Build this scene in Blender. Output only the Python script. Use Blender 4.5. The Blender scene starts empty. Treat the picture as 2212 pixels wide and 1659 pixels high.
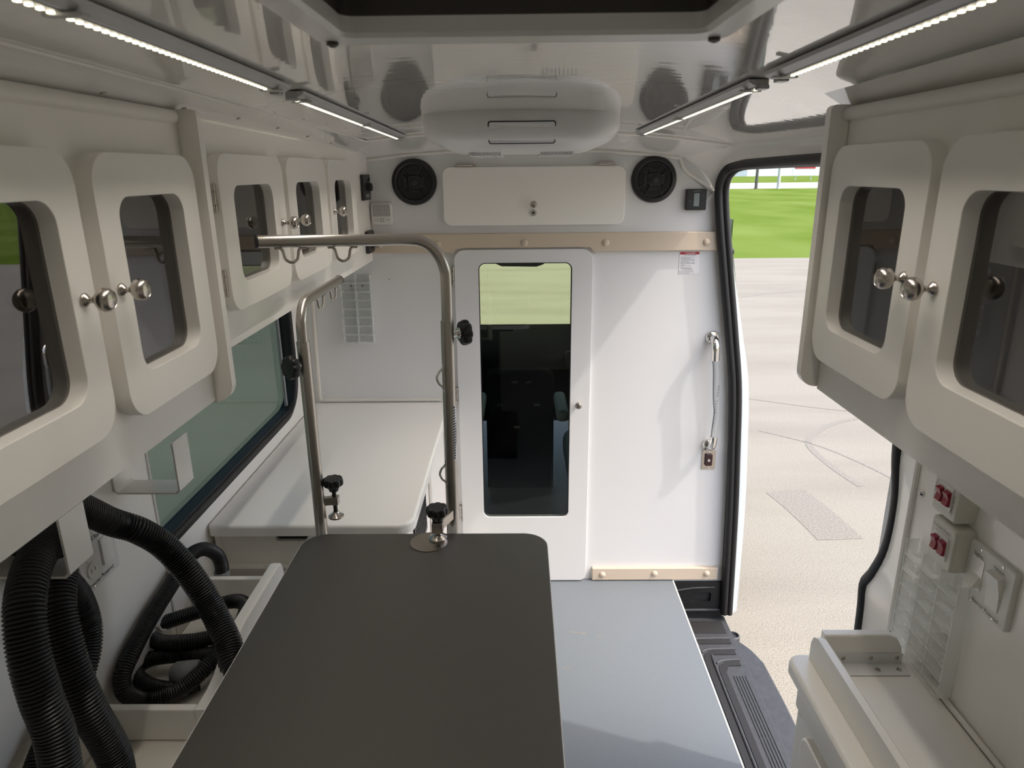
import bpy, bmesh, math, random
from mathutils import Vector, Matrix
from mathutils.geometry import tessellate_polygon
random.seed(4)
sc = bpy.context.scene
COL = sc.collection

# ------------------------------------------------------------------ camera
F, VPX, VPY, ROLL, CAMZ = 1500.0, 1120.0, 369.0, -0.010, 1.82
CX, CY = 1106.0, 829.5
_c, _s = math.cos(ROLL), math.sin(ROLL)
_u = _c*(VPX-CX)+_s*(VPY-CY)
_v = -_s*(VPX-CX)+_c*(VPY-CY)
PITCH = math.atan2(-_v, F)
YAW = math.atan2(_u, F/math.cos(PITCH))
FW = Vector((-math.sin(YAW)*math.cos(PITCH), math.cos(YAW)*math.cos(PITCH), -math.sin(PITCH)))
_r = Vector((math.cos(YAW), math.sin(YAW), 0))
_d = -_r.cross(FW)
EU = _c*_r - _s*_d
EV = _s*_r + _c*_d
CAM = Vector((0, 0, CAMZ))
cam = bpy.data.cameras.new('camera')
cam.sensor_width = 36.0
cam.lens = F/2212.0*36.0
cam.clip_start, cam.clip_end = 0.02, 2000
cam.dof.use_dof = True
cam.dof.focus_distance = 1.9
cam.dof.aperture_fstop = 9.0
cob = bpy.data.objects.new('camera', cam)
COL.objects.link(cob)
cob.matrix_world = Matrix(((EU.x, -EV.x, -FW.x, 0), (EU.y, -EV.y, -FW.y, 0),
                           (EU.z, -EV.z, -FW.z, CAMZ), (0, 0, 0, 1)))
sc.camera = cob

def at(px, py, ax, val):
    """photo pixel -> point on the plane ax = val that the thing touches"""
    d = FW*F + EU*(px-CX) + EV*(py-CY)
    i = 'xyz'.index(ax)
    return CAM + d*((val-CAM[i])/d[i])

# ------------------------------------------------------------------ light
SUN_DIR = Vector((1.0, -0.36, 1.43)).normalized()      # towards the sun
w = bpy.data.worlds.new('world')
sc.world = w
w.use_nodes = True
nt = w.node_tree
sky = nt.nodes.new('ShaderNodeTexSky')
sky.sky_type = 'NISHITA'
sky.sun_disc = False
sky.sun_elevation = math.asin(SUN_DIR.z)
sky.sun_rotation = math.atan2(SUN_DIR.x, SUN_DIR.y)
sky.air_density, sky.dust_density, sky.ozone_density = 1.0, 4.0, 0.6
nt.links.new(sky.outputs[0], nt.nodes['Background'].inputs[0])
nt.nodes['Background'].inputs[1].default_value = 0.33
sun = bpy.data.lights.new('sun', 'SUN')
sun.energy = 1.35
sun.angle = math.radians(0.9)
sun.color = (1.0, 0.95, 0.87)
so = bpy.data.objects.new('sun', sun)
so.rotation_euler = SUN_DIR.to_track_quat('Z', 'Y').to_euler()
so.location = SUN_DIR*20
COL.objects.link(so)
LED_RADIANCE = 2.0
LED_WATTS = 0.60        # per metre of strip, thrown downwards by an area lamp added below the diodes
vs = sc.view_settings
vs.view_transform = 'Standard'
vs.look = 'None'
vs.gamma = 1.0
vs.use_curve_mapping = False
vs.exposure = 0.50
sc.cycles.transparent_max_bounces = 48
sc.cycles.max_bounces = 16
sc.cycles.diffuse_bounces = 10

# ------------------------------------------------------------------ materials
MATS = {}
def mat(name, col, rough=0.4, metal=0.0, coat=0.0, noise=0.0, nscale=60, bump=0.0, bscale=200,
        trans=0.0, ior=1.5, emit=None, estr=0.0, spec=0.5, sheen=0.0):
    m = bpy.data.materials.new(name)
    m.use_nodes = True
    n = m.node_tree
    b = n.nodes['Principled BSDF']
    b.inputs['Base Color'].default_value = (*col, 1)
    b.inputs['Roughness'].default_value = rough
    b.inputs['Metallic'].default_value = metal
    b.inputs['Coat Weight'].default_value = coat
    b.inputs['Coat Roughness'].default_value = 0.06
    b.inputs['IOR'].default_value = ior
    b.inputs['Transmission Weight'].default_value = trans
    b.inputs['Specular IOR Level'].default_value = spec
    if emit:
        b.inputs['Emission Color'].default_value = (*emit, 1)
        b.inputs['Emission Strength'].default_value = estr
    if noise or bump:
        tc = n.nodes.new('ShaderNodeTexCoord')
    if noise:
        t = n.nodes.new('ShaderNodeTexNoise')
        t.inputs['Scale'].default_value = nscale
        t.inputs['Detail'].default_value = 5
        n.links.new(tc.outputs['Object'], t.inputs['Vector'])
        r = n.nodes.new('ShaderNodeMapRange')
        r.inputs[1].default_value, r.inputs[2].default_value = 0.3, 0.7
        r.inputs[3].default_value, r.inputs[4].default_value = 1-noise, 1+noise
        n.links.new(t.outputs[0], r.inputs[0])
        mx = n.nodes.new('ShaderNodeVectorMath')
        mx.operation = 'SCALE'
        mx.inputs[0].default_value = col
        n.links.new(r.outputs[0], mx.inputs['Scale'])
        n.links.new(mx.outputs[0], b.inputs['Base Color'])
    if bump:
        t2 = n.nodes.new('ShaderNodeTexNoise')
        t2.inputs['Scale'].default_value = bscale
        n.links.new(tc.outputs['Object'], t2.inputs['Vector'])
        bp = n.nodes.new('ShaderNodeBump')
        bp.inputs['Strength'].default_value = bump
        bp.inputs['Distance'].default_value = 0.002
        n.links.new(t2.outputs[0], bp.inputs['Height'])
        n.links.new(bp.outputs[0], b.inputs['Normal'])
    MATS[name] = m
    return m

def pane(name, tint, ior=1.5):
    """thin sheet: tinted straight-through light plus a Fresnel mirror"""
    m = bpy.data.materials.new(name)
    m.use_nodes = True
    n = m.node_tree
    n.nodes.remove(n.nodes['Principled BSDF'])
    tr = n.nodes.new('ShaderNodeBsdfTransparent')
    tr.inputs[0].default_value = (*[c**.5 for c in tint], 1)      # a sheet has two faces
    gl = n.nodes.new('ShaderNodeBsdfGlossy')
    gl.inputs['Roughness'].default_value = 0.0
    lw = n.nodes.new('ShaderNodeLayerWeight')
    lw.inputs[0].default_value = .5
    pw = n.nodes.new('ShaderNodeMath'); pw.operation = 'POWER'; pw.inputs[1].default_value = 5
    n.links.new(lw.outputs['Facing'], pw.inputs[0])
    fr = n.nodes.new('ShaderNodeMath'); fr.operation = 'MULTIPLY_ADD'
    f0 = ((ior-1)/(ior+1))**2
    fr.inputs[1].default_value = 1-f0; fr.inputs[2].default_value = f0
    n.links.new(pw.outputs[0], fr.inputs[0])
    mx = n.nodes.new('ShaderNodeMixShader')
    n.links.new(fr.outputs[0], mx.inputs[0])
    n.links.new(tr.outputs[0], mx.inputs[1])
    n.links.new(gl.outputs[0], mx.inputs[2])
    n.links.new(mx.outputs[0], n.nodes['Material Output'].inputs[0])
    MATS[name] = m
    return m

mat('white', (.88, .86, .82), .28, coat=.25)
mat('tyre_stain', (.235, .218, .185), .9, noise=.25, nscale=70)
mat('white_panel', (.72, .72, .725), .32, coat=.15)
mat('ceiling', (.82, .81, .785), .07, coat=1.0)
MATS['ceiling'].node_tree.nodes['Principled BSDF'].inputs['Coat Roughness'].default_value = .015
mat('trim', (.80, .78, .74), .35)
mat('cream', (.74, .71, .65), .4)
mat('beige', (.60, .505, .40), .5, bump=.25, bscale=700)
mat('mat_grey', (.150, .172, .195), .55, noise=.10, nscale=450)
mat('table', (.066, .061, .054), .48, noise=.10, nscale=500, bump=.15, bscale=900)
mat('edge', (.72, .72, .70), .4)
mat('steel', (.50, .47, .43), .30, metal=1, bump=.05, bscale=500)
mat('nickel', (.52, .48, .44), .24, metal=1)
mat('chrome', (.80, .79, .77), .10, metal=1)
mat('black', (.012, .012, .013), .42)
mat('black_soft', (.016, .016, .017), .55)
mat('hose', (.015, .015, .016), .33)
mat('rubber', (.010, .010, .011), .5)
mat('step', (.045, .047, .052), .55, noise=.15, nscale=40)
mat('step_tread', (.014, .014, .015), .7, noise=.3, nscale=300)
mat('vent_shade_screws', (.055, .050, .044), .5)
mat('grey_cuff', (.22, .23, .24), .5)
mat('ivory', (.60, .58, .49), .4)
mat('almond', (.66, .645, .58), .38)
mat('plate_white', (.74, .73, .70), .35)
mat('red', (.30, .012, .03), .25)
mat('brown_rocker', (.035, .010, .012), .3)
mat('ink', (.02, .02, .025), .6)
mat('white_ink', (.8, .8, .8), .6)
mat('label', (.78, .78, .80), .5)
mat('label_red', (.45, .015, .03), .5)
mat('lcd', (.20, .24, .24), .25)
mat('body_paint', (.43, .475, .505), .22, coat=.6)
mat('seat', (.10, .115, .12), .8)
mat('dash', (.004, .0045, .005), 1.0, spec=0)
mat('led', (.9, .88, .78), .4, emit=(1.0, .90, .66), estr=LED_RADIANCE)
mat('led_channel', (.42, .42, .43), .35, metal=.6)
mat('led_lens', (.46, .46, .47), .3)
mat('bulb_off', (.8, .8, .75), .4)
mat('building', (.75, .77, .80), .7)
mat('building_dark', (.45, .52, .60), .6)
mat('post_dark', (.10, .095, .09), .8)
mat('post_light', (.55, .55, .54), .6)
mat('road', (.48, .45, .43), .9)
mat('acrylic_bar', (.86, .88, .87), .04, trans=1, ior=1.46)
pane('smoked', (.16, .145, .135), 2.1)
pane('green_glass', (.13, .18, .155), 1.5)
pane('clear_glass', (.80, .84, .74), 1.5)
pane('windscreen', (.80, .88, .62), 1.3)
pane('acrylic', (.965, .97, .965), 1.5)

def edge_highlight(name, base, col, k):
    m = bpy.data.materials.new(name); m.use_nodes = True
    n = m.node_tree; p = n.nodes['Principled BSDF']
    p.inputs['Base Color'].default_value = (*col, 1); p.inputs['Roughness'].default_value = .15
    tr = n.nodes.new('ShaderNodeBsdfTransparent'); mx = n.nodes.new('ShaderNodeMixShader'); mx.inputs[0].default_value = k
    n.links.new(tr.outputs[0], mx.inputs[1]); n.links.new(p.outputs[0], mx.inputs[2]); n.links.new(mx.outputs[0], n.nodes['Material Output'].inputs[0])
    MATS[name] = m
edge_highlight('acrylic_highlight', None, (.92, .93, .92), .30)  # white mixed into clear acrylic as a painted highlight on shelves and dividers
# concrete: pale exposed aggregate with dark specks, joints of tyre marks
def concrete():
    m = mat('concrete', (.5, .46, .40), .9, spec=.1)
    n = m.node_tree
    b = n.nodes['Principled BSDF']
    tc = n.nodes.new('ShaderNodeTexCoord')
    sp = n.nodes.new('ShaderNodeTexNoise'); sp.inputs['Scale'].default_value = 150; sp.inputs['Detail'].default_value = 6
    r1 = n.nodes.new('ShaderNodeValToRGB')
    r1.color_ramp.elements[0].position = .34; r1.color_ramp.elements[0].color = (.175, .158, .132, 1)
    r1.color_ramp.elements[1].position = .52; r1.color_ramp.elements[1].color = (.325, .306, .258, 1)
    bg = n.nodes.new('ShaderNodeTexNoise'); bg.inputs['Scale'].default_value = .9; bg.inputs['Detail'].default_value = 6
    mp = n.nodes.new('ShaderNodeMapping'); mp.inputs['Scale'].default_value = (.35, 1.6, 1); mp.inputs['Rotation'].default_value = (0, 0, .25)
    r2 = n.nodes.new('ShaderNodeValToRGB')
    r2.color_ramp.elements[0].position = .30; r2.color_ramp.elements[0].color = (.84, .83, .83, 1)
    r2.color_ramp.elements[1].position = .58; r2.color_ramp.elements[1].color = (1, 1, 1, 1)
    mx = n.nodes.new('ShaderNodeMix'); mx.data_type = 'RGBA'; mx.blend_type = 'MULTIPLY'; mx.inputs[0].default_value = 1
    L = n.links.new
    L(tc.outputs['Object'], sp.inputs['Vector']); L(sp.outputs[0], r1.inputs[0])
    L(tc.outputs['Object'], mp.inputs[0]); L(mp.outputs[0], bg.inputs['Vector']); L(bg.outputs[0], r2.inputs[0])
    L(r1.outputs[0], mx.inputs[6]); L(r2.outputs[0], mx.inputs[7]); L(mx.outputs[2], b.inputs['Base Color'])
concrete()
def grass():
    m = mat('grass', (.2, .35, .06), 1.0, spec=0)
    n = m.node_tree
    b = n.nodes['Principled BSDF']
    tc = n.nodes.new('ShaderNodeTexCoord')
    sp = n.nodes.new('ShaderNodeTexNoise'); sp.inputs['Scale'].default_value = .22; sp.inputs['Detail'].default_value = 6
    mp = n.nodes.new('ShaderNodeMapping'); mp.inputs['Scale'].default_value = (1, .55, 1)
    r1 = n.nodes.new('ShaderNodeValToRGB')
    r1.color_ramp.elements[0].position = .3; r1.color_ramp.elements[0].color = (.10, .155, .022, 1)
    r1.color_ramp.elements[1].position = .7; r1.color_ramp.elements[1].color = (.165, .225, .058, 1)
    L = n.links.new
    L(tc.outputs['Object'], mp.inputs[0]); L(mp.outputs[0], sp.inputs['Vector']); L(sp.outputs[0], r1.inputs[0]); L(r1.outputs[0], b.inputs['Base Color'])
grass()
# very slight waviness of the glossy ceiling sheet, as its reflections show
def wavy(m, strength, scale, dist):
    n = m.node_tree
    b = n.nodes['Principled BSDF']
    tc = n.nodes.new('ShaderNodeTexCoord')
    mp = n.nodes.new('ShaderNodeMapping'); mp.inputs['Scale'].default_value = scale
    t = n.nodes.new('ShaderNodeTexNoise'); t.inputs['Scale'].default_value = 1; t.inputs['Detail'].default_value = 1.5
    bp = n.nodes.new('ShaderNodeBump'); bp.inputs['Strength'].default_value = strength; bp.inputs['Distance'].default_value = dist
    n.links.new(tc.outputs['Object'], mp.inputs[0]); n.links.new(mp.outputs[0], t.inputs['Vector'])
    n.links.new(t.outputs[0], bp.inputs['Height'])
    n.links.new(bp.outputs[0], b.inputs['Normal']); n.links.new(bp.outputs[0], b.inputs['Coat Normal'])
wavy(MATS['ceiling'], .30, (7, 40, 1), .0004)

# ------------------------------------------------------------------ mesh helpers
WORLD = {}
class B:
    def __init__(s): s.bm = bmesh.new()
    def quadgrid(s, rows, closed_u=False, closed_v=False, cap=False):
        """rows of points, all the same length; closed_u closes each row, closed_v joins last row to first"""
        V = [[s.bm.verts.new(p) for p in r] for r in rows]
        n = len(V); m = len(V[0])
        for i in range(n if closed_v else n-1):
            for j in range(m if closed_u else m-1):
                a, b2, c, d = V[i][j], V[i][(j+1) % m], V[(i+1) % n][(j+1) % m], V[(i+1) % n][j]
                try: s.bm.faces.new((a, b2, c, d))
                except ValueError: pass
        if cap:
            for r in (V[0], V[-1]):
                try: s.bm.faces.new(r)
                except ValueError: pass
        return s
    def box(s, x0, x1, y0, y1, z0, z1, bev=0.0, seg=2):
        b = bmesh.new()
        vs_ = [b.verts.new((x, y, z)) for x in (x0, x1) for y in (y0, y1) for z in (z0, z1)]
        for f in ((0, 1, 3, 2), (4, 6, 7, 5), (0, 4, 5, 1), (2, 3, 7, 6), (0, 2, 6, 4), (1, 5, 7, 3)):
            b.faces.new([vs_[i] for i in f])
        if bev:
            bmesh.ops.bevel(b, geom=b.edges[:], offset=bev, segments=seg, affect='EDGES', profile=.5)
        s.add(b)
        return s
    def add(s, b, M=None):
        if M is not None: bmesh.ops.transform(b, matrix=M, verts=b.verts[:])
        me = bpy.data.meshes.new('tmp'); b.to_mesh(me); b.free()
        s.bm.from_mesh(me); bpy.data.meshes.remove(me)
    def sheet(s, outer, holes, fn, d0, d1):
        """plate with holes: 2-D outlines, fn(u, v, d) -> world"""
        loops = [outer]+list(holes)
        flat = [p for l in loops for p in l]
        tris = tessellate_polygon([[Vector((p[0], p[1], 0)) for p in l] for l in loops])
        Va = [s.bm.verts.new(fn(p[0], p[1], d0)) for p in flat]
        Vb = [s.bm.verts.new(fn(p[0], p[1], d1)) for p in flat]
        for t in tris:
            for V in (Va, Vb):
                try: s.bm.faces.new([V[i] for i in t])
                except ValueError: pass
        k = 0
        for l in loops:
            m = len(l)
            for j in range(m):
                a, b2 = k+j, k+(j+1) % m
                try: s.bm.faces.new((Va[a], Va[b2], Vb[b2], Vb[a]))
                except ValueError: pass
            k += m
        return s
    def slab(s, loop2d, fn, d0, d1, bev=0.0, shrink=None):
        """solid plate of a closed outline with a rounded front edge at d1"""
        c = (sum(p[0] for p in loop2d)/len(loop2d), sum(p[1] for p in loop2d)/len(loop2d))
        def inset(b):
            if not b: return loop2d
            return offset(loop2d, -b)
        sg = 1 if d1 > d0 else -1
        rows = [[fn(p[0], p[1], d0) for p in loop2d]]
        if bev:
            for k in range(4):
                a = math.pi/2*k/3
                rows.append([fn(p[0], p[1], d1-sg*bev*(1-math.sin(a))) for p in inset(bev*(1-math.cos(a)))])
        else:
            rows.append([fn(p[0], p[1], d1) for p in loop2d])
        return s.quadgrid(rows, closed_u=True, cap=True)
    def tube(s, pts, r, seg=12, closed=False, cap=True):
        pts = [Vector(p) for p in pts]
        n = len(pts)
        rad = r if callable(r) else (lambda i: r)
        rows = []
        prev = None
        for i, p in enumerate(pts):
            if closed: t = (pts[(i+1) % n]-pts[i-1])
            else: t = pts[min(i+1, n-1)]-pts[max(i-1, 0)]
            t.normalize()
            if prev is None:
                a = Vector((0, 0, 1)) if abs(t.z) < .9 else Vector((1, 0, 0))
                u = t.cross(a).normalized()
            else:
                u = (prev - t*prev.dot(t)).normalized()
            prev = u
            v = t.cross(u)
            rr_ = rad(i)
            rows.append([p + (u*math.cos(2*math.pi*k/seg)+v*math.sin(2*math.pi*k/seg))*rr_ for k in range(seg)])
        return s.quadgrid(rows, closed_u=True, closed_v=closed, cap=cap and not closed)
    def lathe(s, prof, o, axis, seg=24):
        """prof: (radius, height) pairs along axis from o"""
        o = Vector(o); ax = Vector(axis).normalized()
        a = Vector((0, 0, 1)) if abs(ax.z) < .9 else Vector((1, 0, 0))
        u = ax.cross(a).normalized(); v = ax.cross(u)
        rows = [[o+ax*h+(u*math.cos(2*math.pi*k/seg)+v*math.sin(2*math.pi*k/seg))*max(r, 1e-5) for k in range(seg)] for r, h in prof]
        return s.quadgrid(rows, closed_u=True, cap=True)
    def cyl(s, o, axis, r, h, seg=20, bev=0.0):
        if bev: return s.lathe([(r-bev, 0), (r, bev), (r, h-bev), (r-bev, h)], o, axis, seg)
        return s.lathe([(r, 0), (r, h)], o, axis, seg)

def offset(loop, d):
    """offset a closed 2-D outline (counter-clockwise: + grows)"""
    n = len(loop); out = []
    area = sum(loop[i][0]*loop[(i+1) % n][1]-loop[(i+1) % n][0]*loop[i][1] for i in range(n))
    sg = 1 if area > 0 else -1
    for i in range(n):
        a, b, c = loop[i-1], loop[i], loop[(i+1) % n]
        e1 = Vector((b[0]-a[0], b[1]-a[1])); e2 = Vector((c[0]-b[0], c[1]-b[1]))
        if e1.length < 1e-9: e1 = e2
        if e2.length < 1e-9: e2 = e1
        n1 = Vector((e1.y, -e1.x)).normalized()*sg; n2 = Vector((e2.y, -e2.x)).normalized()*sg
        nn = (n1+n2)
        if nn.length < 1e-6: nn = n1
        nn.normalize()
        k = 1/max(.4, nn.dot(n1))
        out.append((b[0]+nn.x*d*k, b[1]+nn.y*d*k))
    return out

def rr(u0, u1, v0, v1, r, seg=6):
    """rounded rectangle, counter-clockwise; r may be four radii (lower-left, lower-right, upper-right, upper-left)"""
    if not isinstance(r, (tuple, list)): r = (r,)*4
    pts = []
    for (cx, cy, a0, q) in ((u0+r[0], v0+r[0], math.pi, r[0]), (u1-r[1], v0+r[1], 1.5*math.pi, r[1]),
                            (u1-r[2], v1-r[2], 0, r[2]), (u0+r[3], v1-r[3], .5*math.pi, r[3])):
        for k in range(seg+1):
            a = a0+.5*math.pi*k/seg
            pts.append((cx+q*math.cos(a), cy+q*math.sin(a)))
    return pts
def circle(cu, cv, r, seg=32):
    return [(cu+r*math.cos(2*math.pi*k/seg), cv+r*math.sin(2*math.pi*k/seg)) for k in range(seg)]
# wall frames: (u, v, depth out of the surface) -> world
def ON_LEFT(x):  return lambda u, v, d: Vector((x+d, u, v))
def ON_RIGHT(x): return lambda u, v, d: Vector((x-d, u, v))
def ON_FRONT(y): return lambda u, v, d: Vector((u, y-d, v))
def ON_TOP(z):   return lambda u, v, d: Vector((u, v, z+d))

def smooth_path(pts, n=10, closed=False):
    P = [Vector(p) for p in pts]; out = []
    m = len(P)
    for i in range(m if closed else m-1):
        if closed: p0, p1, p2, p3 = P[i-1], P[i], P[(i+1) % m], P[(i+2) % m]
        else: p0, p1, p2, p3 = P[max(i-1, 0)], P[i], P[i+1], P[min(i+2, m-1)]
        for k in range(n):
            t = k/n
            out.append(.5*((2*p1)+(-p0+p2)*t+(2*p0-5*p1+4*p2-p3)*t*t+(-p0+3*p1-3*p2+p3)*t**3))
    if not closed: out.append(P[-1])
    return out
def resample(pts, step):
    pts = [Vector(p) for p in pts]
    out = [pts[0].copy()]; acc = 0.0
    for a, b in zip(pts, pts[1:]):
        L = (b-a).length
        while L > 1e-9 and acc+L >= step:
            t = (step-acc)/L
            a = a+(b-a)*t
            out.append(a.copy()); L = (b-a).length; acc = 0.0
        acc += L
    return out

def mk(name, b, m, parent=None, smooth=38, recalc=True):
    bm = b.bm if isinstance(b, B) else b
    if recalc: bmesh.ops.recalc_face_normals(bm, faces=bm.faces[:])
    lo = Vector((1e9,)*3); hi = Vector((-1e9,)*3)
    for v in bm.verts:
        for i in range(3):
            lo[i] = min(lo[i], v.co[i]); hi[i] = max(hi[i], v.co[i])
    c = (lo+hi)/2
    bmesh.ops.translate(bm, vec=-c, verts=bm.verts[:])
    me = bpy.data.meshes.new(name)
    bm.to_mesh(me); bm.free()
    if smooth:
        for p in me.polygons: p.use_smooth = True
        me.set_sharp_from_angle(angle=math.radians(smooth))
    me.materials.append(MATS[m])
    o = bpy.data.objects.new(name, me)
    COL.objects.link(o)
    if smooth:
        wn = o.modifiers.new('weighted_normals', 'WEIGHTED_NORMAL'); wn.keep_sharp = True; wn.weight = 80
    return place(o, c, parent)
def place(o, world, parent=None):
    WORLD[o] = Vector(world)
    o.parent = parent
    o.location = WORLD[o]-(WORLD[parent] if parent else Vector((0, 0, 0)))
    return o
def thing(name, label, cat, loc, group=None):
    o = bpy.data.objects.new(name, None)
    o.empty_display_size = .05
    COL.objects.link(o); place(o, loc)
    return tag(o, label, cat, group)
def tag(o, label, cat, group=None):
    o['label'] = label; o['category'] = cat
    if group: o['group'] = group
    return o
def struct(o):
    o['kind'] = 'structure'; return o
def copy_to(o, world, parent, name=None):
    c = o.copy(); COL.objects.link(c)
    return place(c, world, parent)
def text(body, fn, u, v, d, size, m, parent, align='CENTER', rot=0.0, name='lettering', flip=1, xs=1.0):
    cu = bpy.data.curves.new('txt', 'FONT')
    cu.body = body; cu.size = size; cu.align_x = align; cu.align_y = 'CENTER'
    o = bpy.data.objects.new('txt', cu); COL.objects.link(o)
    bpy.context.view_layer.update()
    me = bpy.data.meshes.new_from_object(o.evaluated_get(bpy.context.evaluated_depsgraph_get()))
    bpy.data.objects.remove(o); bpy.data.curves.remove(cu)
    bm = bmesh.new(); bm.from_mesh(me); bpy.data.meshes.remove(me)
    c, s_ = math.cos(rot), math.sin(rot)
    for vt in bm.verts:
        x, y = vt.co.x*xs*flip, vt.co.y
        vt.co = fn(u+(x*c-y*s_), v+(x*s_+y*c), d)
    return mk(name, bm, m, parent, smooth=0, recalc=False)

# ================================================================== the place outside
GZ = -0.62
b = B(); b.box(-40, 60, -30, 20.0, GZ-.2, GZ)
struct(mk('ground', b, 'concrete', smooth=0))
def mark(px, wpx):
    c = [at(x, y, 'z', GZ+.002) for x, y in px]
    pts = smooth_path(c, 8) if len(c) > 2 else c
    rows = []
    for i, p in enumerate(pts):
        d = (pts[min(i+1, len(pts)-1)]-pts[max(i-1, 0)]).normalized()
        nrm = Vector((-d.y, d.x, 0))
        rows.append([p-nrm*wpx, p+nrm*wpx])
    b = B(); b.quadgrid(rows); mk('tyre_mark', b, 'tyre_stain', bpy.data.objects['ground'], 0)
mark([(1695, 1060), (1740, 1095), (1790, 1140), (1815, 1165)], .16)
mark([(1600, 642), (1650, 635), (1740, 627)], .035)
mark([(1640, 930), (1760, 960), (1860, 1000), (1940, 1040)], .012)
mark([(1870, 900), (1800, 915), (1755, 940), (1750, 965), (1800, 1010), (1860, 1050)], .03)
mark([(1610, 860), (1760, 880), (1860, 890)], .012)
b = B(); b.box(-120, 160, 20.0, 92, GZ-.2, GZ-.005)
struct(mk('lawn', b, 'grass', smooth=0))
b = B(); b.box(-200, 260, 92, 128, GZ-.2, GZ)
struct(mk('road', b, 'road', smooth=0))
b = B(); b.box(-300, 400, 128, 260, GZ-.2, GZ-.005)
struct(mk('far_lawn', b, 'grass', smooth=0))
t = thing('warehouse', 'long white warehouse beyond the road and lawns', 'building', (90, 238, GZ))
b = B(); b.box(-60, 240, 238, 262, GZ-.05, 10); mk('wall', b, 'building', t, 0)
b = B(); b.box(-61, 241, 237, 263, 10, 10.5); mk('roof', b, 'post_light', t, 0)
for x in (62, 70.5):
    b = B(); b.box(x, x+4.2, 237.7, 238.2, GZ, 5.5); mk('loading_door', b, 'building_dark', t, 0)
for px, yy, nm, m, lab, h, r in ((1633, 90.5, 'utility_post', 'post_dark', 'dark wooden utility post standing at the edge of the lawn', 7, .19),
                             (1681, 90.0, 'lamp_post', 'post_light', 'pale metal lamp post standing at the edge of the lawn', 8, .20)):
    p = at(px, 405, 'y', yy)
    t = thing(nm, lab, 'post', (p.x, yy, GZ))
    b = B(); b.lathe([(r*1.3, 0), (r*1.3, .12), (r, .16), (r*.75, h)], (p.x, yy, GZ-.02), (0, 0, 1), 12); mk('shaft', b, m, t)
    b = B(); b.box(p.x-.9, p.x+.9, yy-.08, yy+.08, GZ+h-.5, GZ+h-.3); mk('crossarm', b, m, t)
p = at(1737, 372, 'y', 150)
t = thing('roadside_sign', 'white roadside sign with a red band across it', 'sign', (p.x, 150, GZ))
b = B(); b.box(p.x-2.4, p.x+2.4, 149.9, 150.1, .3, 3.2, .03); mk('board', b, 'building', t, 0)
b = B(); b.box(p.x-2.0, p.x+2.2, 149.84, 149.9, 1.7, 2.4); mk('red_band', b, 'label_red', t, 0)
for s in (-1, 1):
    b = B(); b.box(p.x+s*1.6-.08, p.x+s*1.6+.08, 150.1, 150.26, GZ-.02, 2.9); mk('post', b, 'post_light', t, 0)

# ================================================================== van shell
YB = 2.83          # bulkhead face
XL, XR = -.865, .87
YR = -.75          # rear doors behind the camera
def ceil_z(x, y):
    if y < 1.2: bz, k = 1.995+.008*min(1, max(0, (1.2-y)/.7)), .15
    elif y < 2.62:
        q = (y-1.2)/1.42; bz, k = 1.995-.035*q, .15-.05*q
    else:
        q = (y-2.62)/.21; bz, k = 1.960-.055*q, .10
    return bz-k*x*x
# ceiling sheet
ys = [YR, 0, .6, 1.2, 1.45, 1.7, 1.95, 2.2, 2.4, 2.52, 2.62]
xs = [-.54+i*.05 for i in range(28)]
rows = [[(x, y, ceil_z(x, y)) for x in xs] for y in ys]
top = [[(x, y, ceil_z(x, y)+.02) for x in xs] for y in ys]
b = B(); b.quadgrid(rows); b.quadgrid(top)
ceil = struct(mk('ceiling', b, 'ceiling', smooth=60))
rows = [[(x, y, ceil_z(x, y)) for x in [-.6]+xs] for y in (2.62, 2.69, 2.76, YB+.01)]
b = B(); b.quadgrid(rows)
struct(mk('ceiling_front_panel', b, 'ceiling', smooth=60))
# cove strips down to the cabinets
for nm, sx in (('trim_1', -1), ('trim_2', 1)):
    b = B()
    x0, x1 = .545, .60
    yy1 = 2.66 if sx < 0 else 1.35
    rows = [[(sx*x0, y, ceil_z(x0, y)+.002), (sx*x1, y, (1.918 if y < 1.6 else 1.918-(y-1.6)*.032))] for y in (YR, .6, 1.2, 1.36, 1.9, yy1) if y <= yy1]
    b.quadgrid(rows)
    o = struct(mk(nm, b, 'ceiling'))
# seam beads and screws
def bead(name, pts, r, m='trim', seg=8):
    b = B(); b.tube(pts, r, seg)
    return struct(mk(name, b, m))
bead('trim_3', [(-.543, y, ceil_z(.543, y)-.001) for y in (YR, .5, 1.2, 1.6, 2.0, 2.4, 2.64)], .0035)
bead('trim_4', [(-.56+i*.07, 2.62, ceil_z(-.56+i*.07, 2.62)-.002) for i in range(20)], .006)
for i in range(8):
    y = .78+i*.24
    b = B(); b.cyl((-.568, y, 1.928-max(0, y-1.6)*.034), (.3, 0, -1), .0045, .003, 10)
    o = mk('screw', b, 'nickel', bpy.data.objects['trim_1'])
# outer roof and skins
b = B(); b.box(-.95, .86, YR-.1, 3.2, 2.04, 2.10, .01); struct(mk('roof_skin', b, 'body_paint'))
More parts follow.
